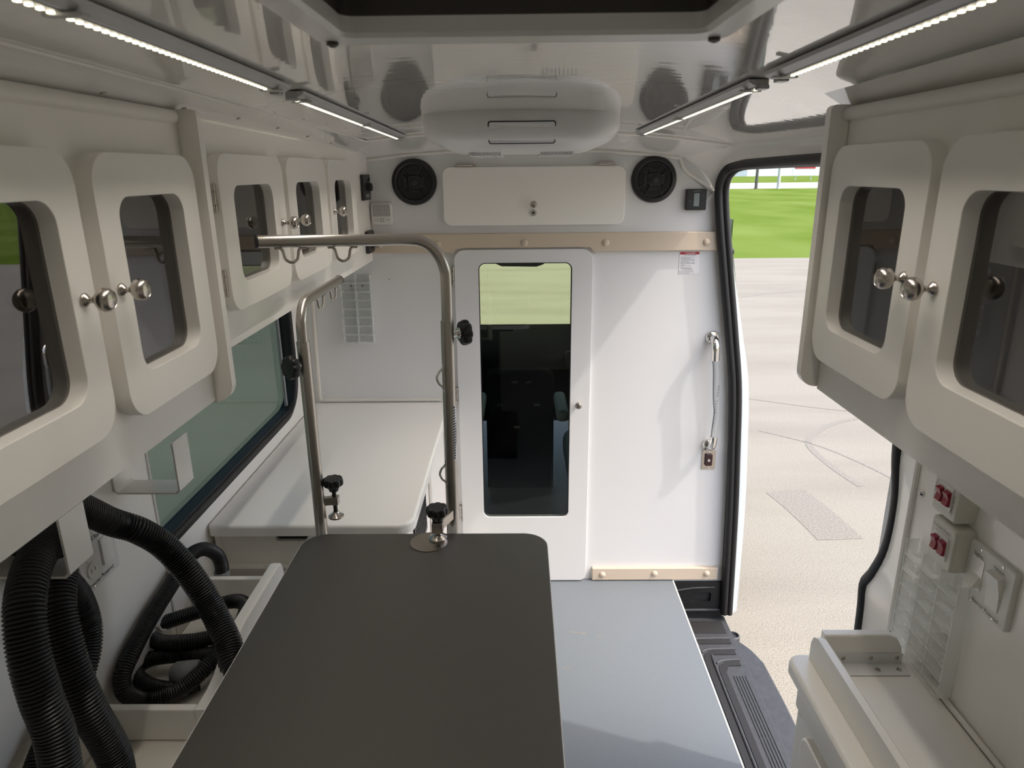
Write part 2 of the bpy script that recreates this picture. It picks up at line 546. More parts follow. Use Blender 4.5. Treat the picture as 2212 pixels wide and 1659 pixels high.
# floor
b = B(); b.box(-.92, .70, YR, YB+.05, -.03, 0)
floor = struct(mk('floor', b, 'mat_grey', smooth=0))
for px in ([(1233, 1365), (1250, 1367), (1268, 1369)], [(1290, 1373), (1302, 1377)], [(1216, 1444), (1224, 1443), (1231, 1445)]):
    c = [at(x, y, 'z', .0006) for x, y in px]
    b = B(); b.quadgrid([[p+Vector((0, -.0022, 0)), p+Vector((0, .0022, 0))] for p in c]); mk('scuff_mark', b, 'tyre_stain', floor, 0)
b = B(); b.box(.70, .706, YR, YB-.002, -.028, .001, .001); struct(mk('trim_5', b, 'edge'))
b = B(); b.box(-.95, .72, YR-.1, 5.2, -.12, -.035); struct(mk('floor_pan', b, 'black_soft', smooth=0))

# bulkhead with the door opening and the locker opening
def bulk_out():
    pts = [(-.93, -.03), (.70, -.03), (.71, -.03), (.932, -.03), (.922, .3), (.910, .6), (.892, .944), (.860, 1.15), (.822, 1.38), (.796, 1.55),
           (.779, 1.72), (.79, 1.76), (.80, 1.84), (.80, 2.0), (-.93, 2.0)]
    return pts
DOOR = (-.262, .297, .006, 1.520)
b = B()
b.sheet(bulk_out(), [rr(-.20, .245, .30, 1.49, .03)], ON_FRONT(YB), 0, -.03)
bulk = struct(mk('wall_front', b, 'white_panel', smooth=20))
bead('trim_6', smooth_path([(.622, YB-.004, 1.872), (.63, YB-.004, 1.845), (.648, YB-.004, 1.815), (.70, YB-.004, 1.778), (.765, YB-.004, 1.735)], 5), .007)
bead('trim_7', [(x, YB-.004, ceil_z(x, YB)-.004) for x in [-.6+i*.061 for i in range(21)]], .008)
bead('trim_8', [(-.602, YB-.004, z) for z in (1.49, 1.7, 1.865)], .009)
bead('trim_9', [(-.858, YB-.006, .89), (-.855, YB-.006, 1.1), (-.845, YB-.006, 1.49)], .007, 'cream')
bead('trim_10', [(-.858, YB-.005, .885), (-.34, YB-.005, .885)], .007, 'cream')

# left wall: panelled rear part, window part set back
b = B(); b.sheet(rr(YR, 1.475, -.03, 2.0, .004, 1), [], ON_LEFT(XL), 0, -.03)
wl = struct(mk('wall_left', b, 'white', smooth=0))
WIN = rr(1.30, 2.61, .935, 1.76, (.06, .14, .12, .06), 8)
b = B(); b.sheet([(1.2, -.03), (YB+.02, -.03), (YB+.02, 2.0), (1.2, 2.0)], [WIN], ON_LEFT(-.885), 0, -.04)
struct(mk('wall_left_window', b, 'white', smooth=0))
bead('trim_11', [(XL-.002, 1.478, z) for z in (.70, 1.0, 1.42)], .006)
b = B(); b.sheet(offset(WIN, .012), [offset(WIN, -.024)], ON_LEFT(-.885), .008, -.03)
win = struct(mk('window_1', b, 'rubber', smooth=30))
b = B(); b.tube([Vector((-.880, p[0], p[1])) for p in offset(WIN, -.008)], .011, 10, closed=True); mk('seal_lip', b, 'rubber', win)
b = B(); b.sheet(offset(WIN, -.012), [], ON_LEFT(-.905), 0, -.004); mk('pane', b, 'green_glass', win, 0)
b = B(); b.box(-.898, -.890, 2.50, 2.515, .97, 1.75); mk('glass_edge_bar', b, 'grey_cuff', win)

# right wall behind the sliding door
b = B(); b.sheet(rr(YR, 1.40, -.03, 2.0, .004, 1), [], ON_RIGHT(XR), 0, -.03)
wr = struct(mk('wall_right', b, 'white', smooth=0))
bead('trim_12', [(XR-.003, 1.402, z) for z in (.78, 1.1, 1.42)], .007)
# rear doors behind the camera
b = B(); b.box(-.93, .93, YR-.06, YR, -.1, 2.05)
struct(mk('wall_rear', b, 'white', smooth=0))

# ---- sliding door opening: seal runs up the front post, along the head, down the rear post
front = [(.948, 2.800, -.17), (.940, 2.800, .10), (.930, 2.800, .38), (.917, 2.800, .62), (.897, 2.800, .93), (.862, 2.800, 1.17),
         (.825, 2.800, 1.40), (.798, 2.800, 1.57), (.780, 2.800, 1.70), (.776, 2.792, 1.765), (.785, 2.755, 1.812), (.80, 2.68, 1.832)]
head = [(.812, 2.4, 1.838), (.816, 2.0, 1.842), (.818, 1.7, 1.842), (.82, 1.52, 1.835)]
rear = [(.828, 1.475, 1.78), (.845, 1.47, 1.62), (.868, 1.49, 1.40), (.905, 1.545, 1.18), (.928, 1.555, 1.04), (.936, 1.575, .90), (.939, 1.625, .79),
        (.941, 1.660, .735), (.943, 1.656, .66), (.945, 1.652, .5), (.948, 1.648, .2), (.950, 1.645, -.17)]
seal_path = resample(smooth_path(front+head+rear, 8), .02)
b = B(); b.tube(seal_path, .0175, 10)
seal = struct(mk('trim_13', b, 'rubber'))
outer = [p+Vector((.024, -.004 if p.y > 2.7 else (.010 if p.z < 1.8 else 0), -.006 if p.z > 1.8 else 0)) for p in seal_path]
b = B(); b.tube(outer, .0135, 10); mk('seal_lip', b, 'rubber', seal)
# rear post lining between wall panel and seal
rp = [p for p in resample(smooth_path(rear, 8), .03)]
rows = []
for p in rp:
    a = Vector((XR, 1.405, p.z)); c = Vector((p.x-.004, p.y-.004, p.z))
    rows.append([a, a.lerp(c, .35)+Vector((.006, .02, 0)), a.lerp(c, .7)+Vector((.008, .03, 0)), c, c+Vector((.05, .0, 0))])
b = B(); b.quadgrid(rows)
struct(mk('wall_right_post', b, 'white', smooth=50))
# outer skin behind the opening
b = B(); b.box(.955, .975, YR-.1, 1.66, -.25, 1.75, .01); b.box(.86, .97, YR-.1, 1.5, 1.70, 2.06, .02)
struct(mk('body_side_rear', b, 'body_paint'))
# head lining above the opening
fa = [(.630, YB-.002, 1.862), (.68, 2.72, 1.884), (.735, 2.62, 1.897), (.775, 2.5, 1.896), (.785, 2.2, 1.895), (.79, 1.8, 1.896), (.79, 1.33, 1.897)]
fb = [(.765, YB-.004, 1.738), (.771, 2.80, 1.80), (.785, 2.70, 1.836), (.80, 2.5, 1.842), (.805, 2.2, 1.846), (.808, 1.8, 1.846), (.81, 1.33, 1.846)]
fa = [(x, y, ceil_z(x, y)+.003) for x, y, z in fa]
fa = smooth_path(fa, 4); fb = smooth_path(fb, 4)
rows = []
for k in range(6):
    q = k/5
    bulge = .030*math.sin(math.pi*q)
    rows.append([a.lerp(c, q)+Vector((bulge*.7, 0, bulge*.2)) for a, c in zip(fa, fb)])
rows.append([c+Vector((.03, 0, .010)) for c in fb])
b = B(); b.quadgrid(rows)
struct(mk('trim_14', b, 'white', smooth=60))
b = B(); b.box(.815, .85, 1.3, 3.2, 1.895, 2.06, .01); struct(mk('roof_rail', b, 'body_paint'))
# white painted front post seen past the seal
rows = []
for p in resample(smooth_path(front[:-1], 6), .05):
    wd = (.034+.012*math.sin((p.z+.2)*2.0))*min(1, max(.15, (1.9-p.z)/.9))
    rows.append([p+Vector((.030, .0, 0)), p+Vector((.040, .004, 0)), p+Vector((.030+wd, .02, 0)), p+Vector((.036+wd, .07, 0)), p+Vector((.03, .32, 0))])
b = B(); b.quadgrid(rows)
struct(mk('front_post', b, 'body_paint', smooth=60))
rows = [[Vector((p.x+.062+.012*math.sin((p.z+.2)*2.0), y, p.z)) for y in (2.86, 3.4, 4.1)] for p in [Vector(q) for q in front[:-2]] if p.z < 1.0 or True]
b = B(); b.quadgrid([[r[0], r[1]] for r in rows]); struct(mk('body_side_front', b, 'body_paint', smooth=60))
# catches on the post
t = thing('door_striker', 'black stud striker on the white door post', 'striker', (.98, 2.80, .72))
p = at(1590, 936, 'y', 2.80)
b = B(); b.lathe([(.012, 0), (.012, .004), (.005, .006), (.005, .02), (.009, .021), (.009, .027), (.002, .028)], (p.x, 2.82, p.z), (.35, -1, 0), 14); mk('stud', b, 'black', t)
p = at(1586, 1000, 'y', 2.81)
b = B(); b.slab(rr(p.x-.010, p.x+.010, p.z-.045, p.z+.045, .006), ON_FRONT(2.83), 0, .015, .003)
tag(mk('latch_plate', b, 'black'), 'flat black latch plate below the stud on the white door post', 'plate')
for k, (px, py) in enumerate(((1575, 545), (1570, 1232))):
    p = at(px, py, 'y', 2.81)
    b = B(); b.lathe([(.018, 0), (.018, .01), (.011, .018), (.002, .019)], (p.x+.004, 2.825, p.z), (.3, -1, 0), 14)
    tag(mk('door_buffer', b, 'black'), ('round black rubber buffer high on the door post' if k == 0 else 'round black rubber buffer low on the door post'), 'buffer')

# ---- step well
b = B(); b.box(.70, .96, 1.35, 2.835, -.23, -.2052, .004); b.box(.699, .707, 1.35, 2.80, -.21, -.031)
st = thing('door_step', 'black ribbed plastic step below the sliding door opening', 'step', (.85, 2.1, -.23))
mk('well', b, 'step', st)
b = B()
b.slab([(.93, 1.35), (1.045, 1.35), (1.05, 2.30), (1.045, 2.52), (1.02, 2.60), (.985, 2.66), (.95, 2.72), (.93, 2.78)], ON_TOP(-.245), 0, .030, .010)
mk('outer_lip', b, 'step', st)
for k in range(3):
    o_ = .045*k
    x0 = .735+o_; y1 = 2.66-1.6*o_
    b = B(); b.tube(smooth_path([(x0, 1.36, -.203), (x0, y1-.06, -.203), (x0+.012, y1-.018, -.203), (x0+.05, y1, -.203), (.94, y1+.004, -.203)], 6), .006, 8)
    mk('rib', b, 'step', st)
    b = B()
    pts = [(x0+.009, 1.36), (x0+.036, 1.36), (x0+.036, y1-.075), (x0+.055, y1-.035), (.935, y1-.033), (.935, y1-.008), (x0+.05, y1-.010), (x0+.018, y1-.03), (x0+.009, y1-.065)]
    b.sheet(pts, [], ON_TOP(-.205), 0, .003); mk('tread', b, 'step_tread', st, 0)
for k in range(7):
    x0 = .885+k*.012
    if k < 5:
        b = B(); b.tube([(x0, 1.36, -.204), (x0, 2.42, -.204)], .0022, 6); mk('groove', b, 'step', st)
b = B(); b.box(.78, .935, 2.70, 2.79, -.2055, -.202, .001); mk('tread', b, 'step_tread', st, 0)
# front end of the step well
t = thing('step_end_panel', 'black moulded panel at the front end of the step well', 'panel', (.82, 2.81, -.2))
b = B(); b.sheet([(.705, -.2045), (.945, -.2045), (.935, -.012), (.705, -.012)], [rr(.79, .885, -.115, -.065, .01)], ON_FRONT(2.815), 0, -.02); mk('panel', b, 'black', t, 30)
b = B(); b.box(.78, .90, 2.829, 2.836, -.13, -.05); mk('recess', b, 'black_soft', t)
b = B(); b.tube([(.712, 2.813, -.055), (.80, 2.813, -.040), (.90, 2.813, -.036)], .004, 8); mk('rib', b, 'step', t)
b = B(); b.tube([(.712, 2.813, -.16), (.93, 2.813, -.157)], .006, 8); mk('rib', b, 'step', t)
b = B(); b.lathe([(.03, 0), (.03, .02), (.024, .024), (.020, .012), (.001, .012)], (.965, 2.70, -.235), (0, 0, 1), 20); mk('drain_cup', b, 'step', st)

# ================================================================== cab seen through the bulkhead door
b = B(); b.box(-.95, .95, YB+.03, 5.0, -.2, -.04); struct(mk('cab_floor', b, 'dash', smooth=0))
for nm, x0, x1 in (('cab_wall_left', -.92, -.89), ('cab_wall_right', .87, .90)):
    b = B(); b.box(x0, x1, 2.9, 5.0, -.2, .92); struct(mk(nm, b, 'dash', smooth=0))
for nm, x in (('window_3', -.905), ('window_4', .885)):  # unseen tinted side panes, added to cut light on the dashboard
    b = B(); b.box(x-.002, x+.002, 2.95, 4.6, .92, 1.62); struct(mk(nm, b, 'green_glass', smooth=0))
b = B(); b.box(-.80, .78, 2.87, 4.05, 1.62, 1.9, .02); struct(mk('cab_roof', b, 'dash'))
b = B(); b.sheet([(-.95, .765), (.95, .765), (.85, 1.66), (-.85, 1.66)], [], lambda u, v, d: Vector((u, 4.85-(v-.765)*.9+d, v)), 0, .006)
struct(mk('window_2', b, 'windscreen', smooth=0))
t = thing('dashboard', 'dark dashboard seen through the bulkhead door glass', 'dashboard', (0, 4.3, 0))
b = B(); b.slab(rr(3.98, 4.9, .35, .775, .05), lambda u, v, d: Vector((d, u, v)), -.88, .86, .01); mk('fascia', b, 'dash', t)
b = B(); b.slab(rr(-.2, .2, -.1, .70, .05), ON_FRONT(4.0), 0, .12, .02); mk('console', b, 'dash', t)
for k, (x, z) in enumerate(((-.03, .64), (.05, .64), (-.12, .50), (.10, .50), (-.02, .36))):
    b = B(); b.slab(rr(x-.018, x+.018, z-.006, z+.006, .003), ON_FRONT(3.88), 0, .006); mk('button', b, 'step', t)
for x in (-.33, .37):
    b = B(); b.slab(rr(x-.10, x+.10, .70, .80, .02), ON_FRONT(3.98), 0, .01, .003); mk('air_vent', b, 'black', t)
t = thing('steering_wheel', 'black steering wheel behind the bulkhead door glass', 'steering wheel', (-.42, 3.78, .86))
M = Matrix.Translation((-.42, 3.78, .86)) @ Matrix.Rotation(math.radians(-35), 4, 'X')
b = B(); b.tube([M @ Vector((.19*math.cos(a*math.pi/18), 0, .19*math.sin(a*math.pi/18))) for a in range(36)], .015, 10, closed=True); mk('rim', b, 'dash', t)
b = B(); b.lathe([(.07, -.02), (.07, .015), (.05, .03)], M @ Vector((0, 0, 0)), M.to_3x3() @ Vector((0, -1, 0)), 20); mk('hub', b, 'dash', t)
for a in (90+15, 90+165, -90):
    ca, sa = math.cos(math.radians(a-90)), math.sin(math.radians(a-90))
    b = B(); b.tube([M @ Vector((.05*ca, 0, .05*sa)), M @ Vector((.185*ca, 0, .185*sa))], .012, 8); mk('spoke', b, 'dash', t)
for sx, lab in ((-1, 'grey cloth cab seat on the side of the steering wheel'), (1, 'grey cloth cab seat on the passenger side')):
    t = thing('cab_seat', lab, 'seat', (sx*.47, 3.3, -.04))
    x0, x1 = sorted((sx*.235, sx*.70))
    b = B(); b.box(x0, x1, 3.10, 3.62, .30, .46, .05, 3); mk('cushion', b, 'seat', t)
    b = B(); b.box(x0, x1, 3.02, 3.16, .42, 1.02, .05, 3); mk('backrest', b, 'seat', t)
    b = B(); b.box((x0+x1)/2-.13, (x0+x1)/2+.13, 3.01, 3.11, 1.06, 1.24, .04, 3); mk('headrest', b, 'seat', t)
    b = B(); b.box(x0+.03, x1-.03, 3.12, 3.55, -.04, .30, .01); mk('base', b, 'dash', t)
    ax = sx*.205
    b = B(); b.box(ax-.03, ax+.03, 3.14, 3.46, .66, .72, .02, 3); mk('armrest', b, 'seat', t)
p = at(1125, 560, 'y', 4.0)
t = thing('rear_view_mirror', 'black interior mirror hanging in front of the windscreen', 'mirror', (p.x, 4.0, p.z))
b = B()
b.slab([(p.x-.175, p.z+.02), (p.x-.15, p.z-.02), (p.x-.11, p.z-.038), (p.x+.09, p.z-.042), (p.x+.13, p.z-.028), (p.x+.16, p.z+.02), (p.x+.14, p.z+.06), (p.x-.15, p.z+.06)][::1], ON_FRONT(4.02), 0, .04, .008)
mk('shell', b, 'black', t)
b = B(); b.tube([(p.x, 4.03, p.z+.04), (p.x, 4.10, p.z+.12), (p.x, 4.14, p.z+.14)], .012, 8); mk('stalk', b, 'black', t)

# ================================================================== bulkhead fittings
FB = ON_FRONT(YB)
def hinge(name, c, axis, parent, L=.05, r=.0045, leaf=None):
    c = Vector(c); a = Vector(axis).normalized()
    b = B()
    b.cyl(c-a*L/2, a, r, L*.24, 10); b.cyl(c-a*L*.24, a, r*.92, L*.48, 10); b.cyl(c+a*L*.26, a, r, L*.24, 10)
    if leaf: b.box(*leaf)
    return mk(name, b, 'nickel', parent)
def knob(name, o, axis, parent, s=1.0):
    b = B()
    b.lathe([(.0085*s, 0), (.0088*s, .002*s), (.0075*s, .004*s), (.0042*s, .007*s), (.0036*s, .011*s), (.0045*s, .014*s), (.009*s, .017*s), (.0132*s, .021*s),
             (.0148*s, .026*s), (.0140*s, .031*s), (.0115*s, .0345*s), (.0108*s, .0350*s), (.0103*s, .0342*s), (.0090*s, .0352*s), (.0001, .0360*s)], o, axis, 24)
    return mk(name, b, 'nickel', parent, 50)

# tall door with a long pane
t = thing('cab_door', 'white bulkhead door with a long rounded pane and small knob', 'door', ((DOOR[0]+DOOR[1])/2, YB, .006))
dout = rr(DOOR[0], DOOR[1], DOOR[2], DOOR[3], (.012, .03, .045, .045), 8)
din = rr(-.165, .213, .332, 1.467, .028, 8)
def ringdoor(b, out, inn, fn, th, bev=.002):
    rows = []
    def row(l, d): rows.append([fn(p[0], p[1], d) for p in l])
    row(out, 0); row(out, th-bev); row(offset(out, -bev*.3), th-bev*.3); row(offset(out, -bev), th)
    row(offset(inn, bev), th); row(offset(inn, bev*.3), th-bev*.3); row(inn, th-bev); row(inn, 0)
    return b.quadgrid(rows, closed_u=True, closed_v=True)
b = B(); ringdoor(b, dout, din, FB, .022)
leaf = mk('leaf', b, 'white_panel', t, 30)
b = B(); b.sheet(offset(din, .01), [], FB, .006, .010); mk('pane', b, 'clear_glass', t, 0)
b = B(); b.sheet(offset(din, .001), [offset(din, -.004)], FB, .011, .014); mk('pane_gasket', b, 'black', t)
for z in (1.415, .905, .35):
    hinge('hinge', (DOOR[0]-.006, YB-.018, z), (0, 0, 1), t, .075, .006, (DOOR[0]-.014, DOOR[0]-.002, YB-.012, YB-.003, z-.037, z+.037))
p = at(1249, 874, 'y', YB-.03)
knob('knob', (p.x, YB-.021, p.z), (0, -1, 0), t, 1.0)

# locker door over it
t = thing('locker_door', 'wide white locker door between the two speakers', 'locker', (.06, YB, 1.61))
b = B(); b.slab(rr(-.296, .415, 1.614, 1.836, .032, 8), FB, .001, .022, .004); mk('leaf', b, 'white', t, 30)
for x in (-.205, .338):
    b = B(); b.cyl((x-.03, YB-.022, 1.845), (1, 0, 0), .006, .06, 12); b.slab([(x-.045, 1.832), (x+.045, 1.832), (x+.03, 1.850), (x-.03, 1.850)], FB, .001, .019)
    mk('hinge', b, 'nickel', t)
knob('knob', (.058, YB-.022, 1.695), (0, -1, 0), t, .95)
b = B(); b.lathe([(.014, 0), (.014, .004), (.012, .006), (.009, .006), (.008, .003), (.0001, .003)], (.057, YB-.022, 1.662), (0, -1, 0), 24); lk = mk('lock', b, 'chrome', t)
b = B(); b.cyl((.057, YB-.0255, 1.662), (0, -1, 0), .005, .002, 14); mk('key_slot', b, 'black', lk)

# speakers
def speaker(x, z, lab):
    t = thing('speaker', lab, 'speaker', (x, YB, z), 'speakers on the bulkhead')
    b = B(); b.lathe([(.088, 0), (.088, .008), (.084, .014), (.073, .017), (.069, .014), (.067, .006)], (x, YB-.001, z), (0, -1, 0), 48); mk('surround', b, 'black', t)
    b = B(); b.lathe([(.067, .004), (.055, .003), (.035, .001), (.0001, .001)], (x, YB-.001, z), (0, -1, 0), 36); mk('cone', b, 'black_soft', t)
    for r in (.056, .048):
        b = B(); b.tube([(x+r*math.cos(a*math.pi/24), YB-.013, z+r*math.sin(a*math.pi/24)) for a in range(48)], .0016, 6, closed=True); mk('grille_ring', b, 'black', t)
    for a in range(8):
        an = math.radians(28+ (a//2)*90 + (a % 2)*34)
        c, s = math.cos(an), math.sin(an)
        b = B(); b.tube([(x+.026*c, YB-.015, z+.026*s), (x+.070*c, YB-.014, z+.070*s)], .0018, 6); mk('grille_bar', b, 'black', t)
    for a in range(4):
        an = math.radians(90*a)
        R_ = Matrix.Rotation(an, 2)
        b = B(); pts = [R_ @ Vector(q) for q in ((.026, -.020), (.042, -.026), (.042, .026), (.026, .020))]
        b.slab([(x+q.x, z+q.y) for q in pts], FB, .008, .013, .001); mk('grille_web', b, 'black', t)
    b = B(); b.slab(rr(x-.025, x+.025, z-.025, z+.025, .009), FB, .006, .017, .004); cap = mk('tweeter_housing', b, 'black', t)
    b = B(); b.lathe([(.014, 0), (.014, .003), (.010, .006), (.0001, .007)], (x, YB-.018, z), (0, -1, 0), 20); mk('tweeter_dome', b, 'black_soft', cap)
speaker(-.408, 1.782, 'round black speaker on the bulkhead above the gas alarm')
speaker(.527, 1.783, 'round black speaker on the bulkhead beside the black thermostat')

# padded beige rails with buttons
def rail(lab, x0, x1, z0, z1, ths, buttons):
    t = thing('padded_rail', lab, 'rail', ((x0+x1)/2, YB, z0))
    out = rr(x0, x1, z0, z1, .004, 2)
    if ths:      # the long rail is notched for the door head
        out = [(x0, z0), (DOOR[0]-.012, z0), (DOOR[0]-.010, DOOR[3]-.02), (DOOR[0]+.014, DOOR[3]+.004), (DOOR[0]+.05, DOOR[3]+.006), (DOOR[1]-.05, DOOR[3]+.006), (DOOR[1]-.014, DOOR[3]+.004), (DOOR[1]+.010, DOOR[3]-.02), (DOOR[1]+.012, z0), (x1, z0), (x1, z1), (x0, z1)]
    b = B(); b.slab(out, FB, .0005, .020, .004); pad = mk('pad', b, 'beige', t, 60)
    for x in buttons:
        b = B(); b.lathe([(.015, 0), (.0145, .004), (.011, .008), (.006, .0098), (.0001, .0103)], (x, YB-.0175, (z0+z1)/2+random.uniform(-.004, .004)), (0, -1, 0), 20); mk('button', b, 'beige', t, 60)
rail('long padded beige rail with covered buttons above the white door', -.590, .797, 1.509, 1.583, True, (-.555, -.325, .022, .345, .746))
rail('short padded beige rail with covered buttons at floor level', .328, .906, .004, .066, False, (.375, .615, .855))

# gas alarm
t = thing('gas_alarm', 'small white perforated gas alarm on the bulkhead below the speaker', 'alarm', (-.54, YB, 1.62))
b = B(); b.slab(rr(-.582, -.500, 1.620, 1.705, .012), FB, .001, .020, .006); mk('case', b, 'plate_white', t)
b = B()
for i in range(11):
    for j in range(9):
        x = -.572+i*.0062; z = 1.655+j*.0052
        b.cyl((x, YB-.0198, z), (0, -1, 0), .0019, .0008, 6)
o = mk('grille_holes', b, 'ink', t, 0); o['kind'] = 'stuff'
b = B(); b.sheet(rr(-.549, -.533, 1.632, 1.646, .001, 1), [rr(-.5475, -.5345, 1.6335, 1.6445, .001, 1)], FB, .020, .0206); mk('test_button', b, 'grey_cuff', t)
text('TEST', FB, -.541, 1.639, .0208, .005, 'grey_cuff', t)
text('ALARM\nCO / GAS', FB, -.563, 1.640, .0208, .0045, 'grey_cuff', t)
text('POWER\nALARM', FB, -.518, 1.640, .0208, .0045, 'grey_cuff', t)

# thermostat
t = thing('thermostat', 'square black thermostat with a grey display on the bulkhead', 'thermostat', (.694, YB, 1.665))
b = B(); b.slab(rr(.654, .733, 1.666, 1.746, .004), FB, .001, .024, .003); mk('case', b, 'black', t)
b = B(); b.slab(rr(.683, .704, 1.681, 1.730, .001, 2), FB, .024, .0248); mk('display', b, 'lcd', t, 0)
text('DOMETIC', FB, .694, 1.738, .0247, .0065, 'grey_cuff', t, name='brand_lettering')
text('MODE', FB, .669, 1.700, .0247, .004, 'grey_cuff', t)
text('+', FB, .719, 1.720, .0247, .007, 'grey_cuff', t, name='plus_mark')
text('-', FB, .719, 1.693, .0247, .007, 'grey_cuff', t, name='minus_mark')

# danger label
t = thing('danger_label', 'small white warning label headed DANGER in a red band', 'label', (.685, YB, 1.415))
b = B(); b.slab(rr(.646, .727, 1.414, 1.503, .001, 1), FB, .0005, .0012); mk('sheet', b, 'label', t, 0)
b = B(); b.slab(rr(.648, .725, 1.492, 1.502, .0005, 1), FB, .0012, .0016); mk('red_band', b, 'label_red', t, 0)
text('! DANGER', FB, .687, 1.4968, .002, .0085, 'white_ink', t, xs=1.15, name='heading_lettering')
text('IF YOU SMELL PROPANE', FB, .687, 1.4885, .0016, .0046, 'ink', t)
text('1. Extinguish any open flames and\n    all smoking materials.\n2. Shut off the propane supply at\n    the container valve(s) or propane\n    supply connection.\n3. Do not touch electrical switches.\n4. Open doors and other ventilating\n    openings.\n5. Leave the area until odor\n    clears.\n6. Have the propane system\n    checked and leakage source\n    corrected before using again.',
     FB, .649, 1.456, .0016, .0041, 'ink', t, align='LEFT')
text('Ignition of flammable vapors could\nlead to a fire or explosion and result\nin death or serious injury.', FB, .648, 1.4215, .0016, .004, 'ink', t, align='LEFT')

# grab handle
t = thing('grab_handle', 'clear acrylic grab handle with chrome ends beside the doorway', 'handle', (.815, YB, .66))
ht = Vector((.802, YB, 1.150)); hb = Vector((.822, YB, .668))
STD = .058
for e, sg in ((ht, -1), (hb, 1)):
    b = B(); b.lathe([(.028, 0), (.028, .004), (.024, .009), (.012, .011), (.001, .011)], e-Vector((0, .001, 0)), (0, -1, 0), 28); fl = mk('flange', b, 'chrome', t, 40)
    for a in (30, 150, 270):
        b = B(); b.lathe([(.0035, 0), (.0035, .0015), (.001, .002)], e+Vector((.019*math.cos(math.radians(a)), -.0105, .019*math.sin(math.radians(a)))), (0, -1, 0), 10); mk('screw', b, 'nickel', fl)
    pts = smooth_path([e+Vector((0, -.008, 0)), e+Vector((0, -.034, sg*.004)), e+Vector((.001, -.052, sg*.018)), e+Vector((.002, -STD, sg*.045)), e+Vector((.003, -STD, sg*.085 if sg < 0 else .06))], 5)
    b = B(); b.tube(pts, .0165, 18); mk('end_elbow', b, 'chrome', t, 50)
gp = smooth_path([ht+Vector((.003, -STD, -.080)), ht+Vector((.010, -STD, -.125)), ht+Vector((.019, -STD, -.25)), hb+Vector((.007, -STD, .17)), hb+Vector((.004, -STD, .10)), hb+Vector((.002, -STD, .05))], 8)
b = B(); b.tube(gp, .0128, 18); mk('grip', b, 'acrylic_bar', t, 50)
for i, ch in enumerate('WAGN TAILS'):
    if ch != ' ':
        text(ch, ON_FRONT(YB-STD), .824-.0006*i, .955-.0125*i, .0136, .0115, 'ink', t, rot=-math.pi/2, name='letter')

# exit / light rocker
t = thing('rocker_plate', 'brushed plate with a dark red rocker below the grab handle', 'switch', (.827, YB, .55))
b = B(); b.slab(rr(.797, .857, .552, .645, .006), FB, .0005, .003, .001); mk('plate', b, 'nickel', t)
b = B(); b.slab(rr(.810, .842, .572, .627, .006), FB, .003, .012, .003); rk = mk('rocker', b, 'brown_rocker', t)
b = B(); b.sheet(rr(.822, .831, .593, .604, .001, 1), [rr(.8245, .8285, .599, .602, .0005, 1), rr(.8245, .8285, .5945, .5975, .0005, 1)], FB, .012, .0125); mk('symbol', b, 'white_ink', rk, 0)
for z in (.560, .637):
    b = B(); b.lathe([(.004, 0), (.004, .0015), (.001, .002)], (.827, YB-.003, z), (0, -1, 0), 12); mk('screw', b, 'chrome', t)

# clear blade rack on the bulkhead
def rack(name, lab, fn, u0, u1, v0, v1, cols, rowsn, depth, side, screws=True):
    t = thing(name, lab, 'rack', fn((u0+u1)/2, v0, 0))
    b = B(); b.slab(rr(u0, u1, v0, v1, .004), fn, .001, .004); mk('back', b, 'acrylic', t, 0)
    for k in range(cols+1):
        u = u0+(u1-u0)*k/cols
        a = u-.0015 if k else u; c = a+.003
        b = B(); b.slab([(a, v0), (c, v0), (c, v1), (a, v1)], fn, .004, depth); mk('divider', b, 'acrylic_highlight', t, 0)
    for r in range(rowsn):
        v = v0+(v1-v0)*r/rowsn
        b = B(); b.slab([(u0, v), (u1, v), (u1, v+.003), (u0, v+.003)], fn, .004, depth); mk('shelf', b, 'acrylic_highlight', t, 0)
        hgt = (v1-v0)/rowsn
        for k in range(cols):
            ua = u0+(u1-u0)*k/cols; ub = u0+(u1-u0)*(k+1)/cols; w_ = ub-ua
            prof = [(ua+.003, v+.003), (ub-.003, v+.003), (ub-.003, v+hgt*.52), (ub-w_*.25, v+hgt*.50), (ub-w_*.33, v+hgt*.36), (ua+w_*.33, v+hgt*.36), (ua+w_*.25, v+hgt*.50), (ua+.003, v+hgt*.52)]
            b = B(); b.sheet(prof, [], fn, depth-.003, depth); mk('front_lip', b, 'acrylic', t, 0)
    if screws:
        for q in (.32, .70):
            b = B(); b.lathe([(.003, 0), (.002, .002), (.001, .002)], fn(u0+(u1-u0)*q, v1-(v1-v0)*.17, .004), fn(0, 0, 1)-fn(0, 0, 0), 10); mk('screw', b, 'ink', t)
rack('blade_rack', 'clear acrylic blade rack on the bulkhead above the white counter', FB, -.728, -.604, 1.140, 1.425, 2, 8, .032, 1)
b = B(); b.cyl((-.530, YB-.0005, 1.402), (0, -1, 0), .0022, .001, 8); mk('screw_hole', b, 'ink', bulk)

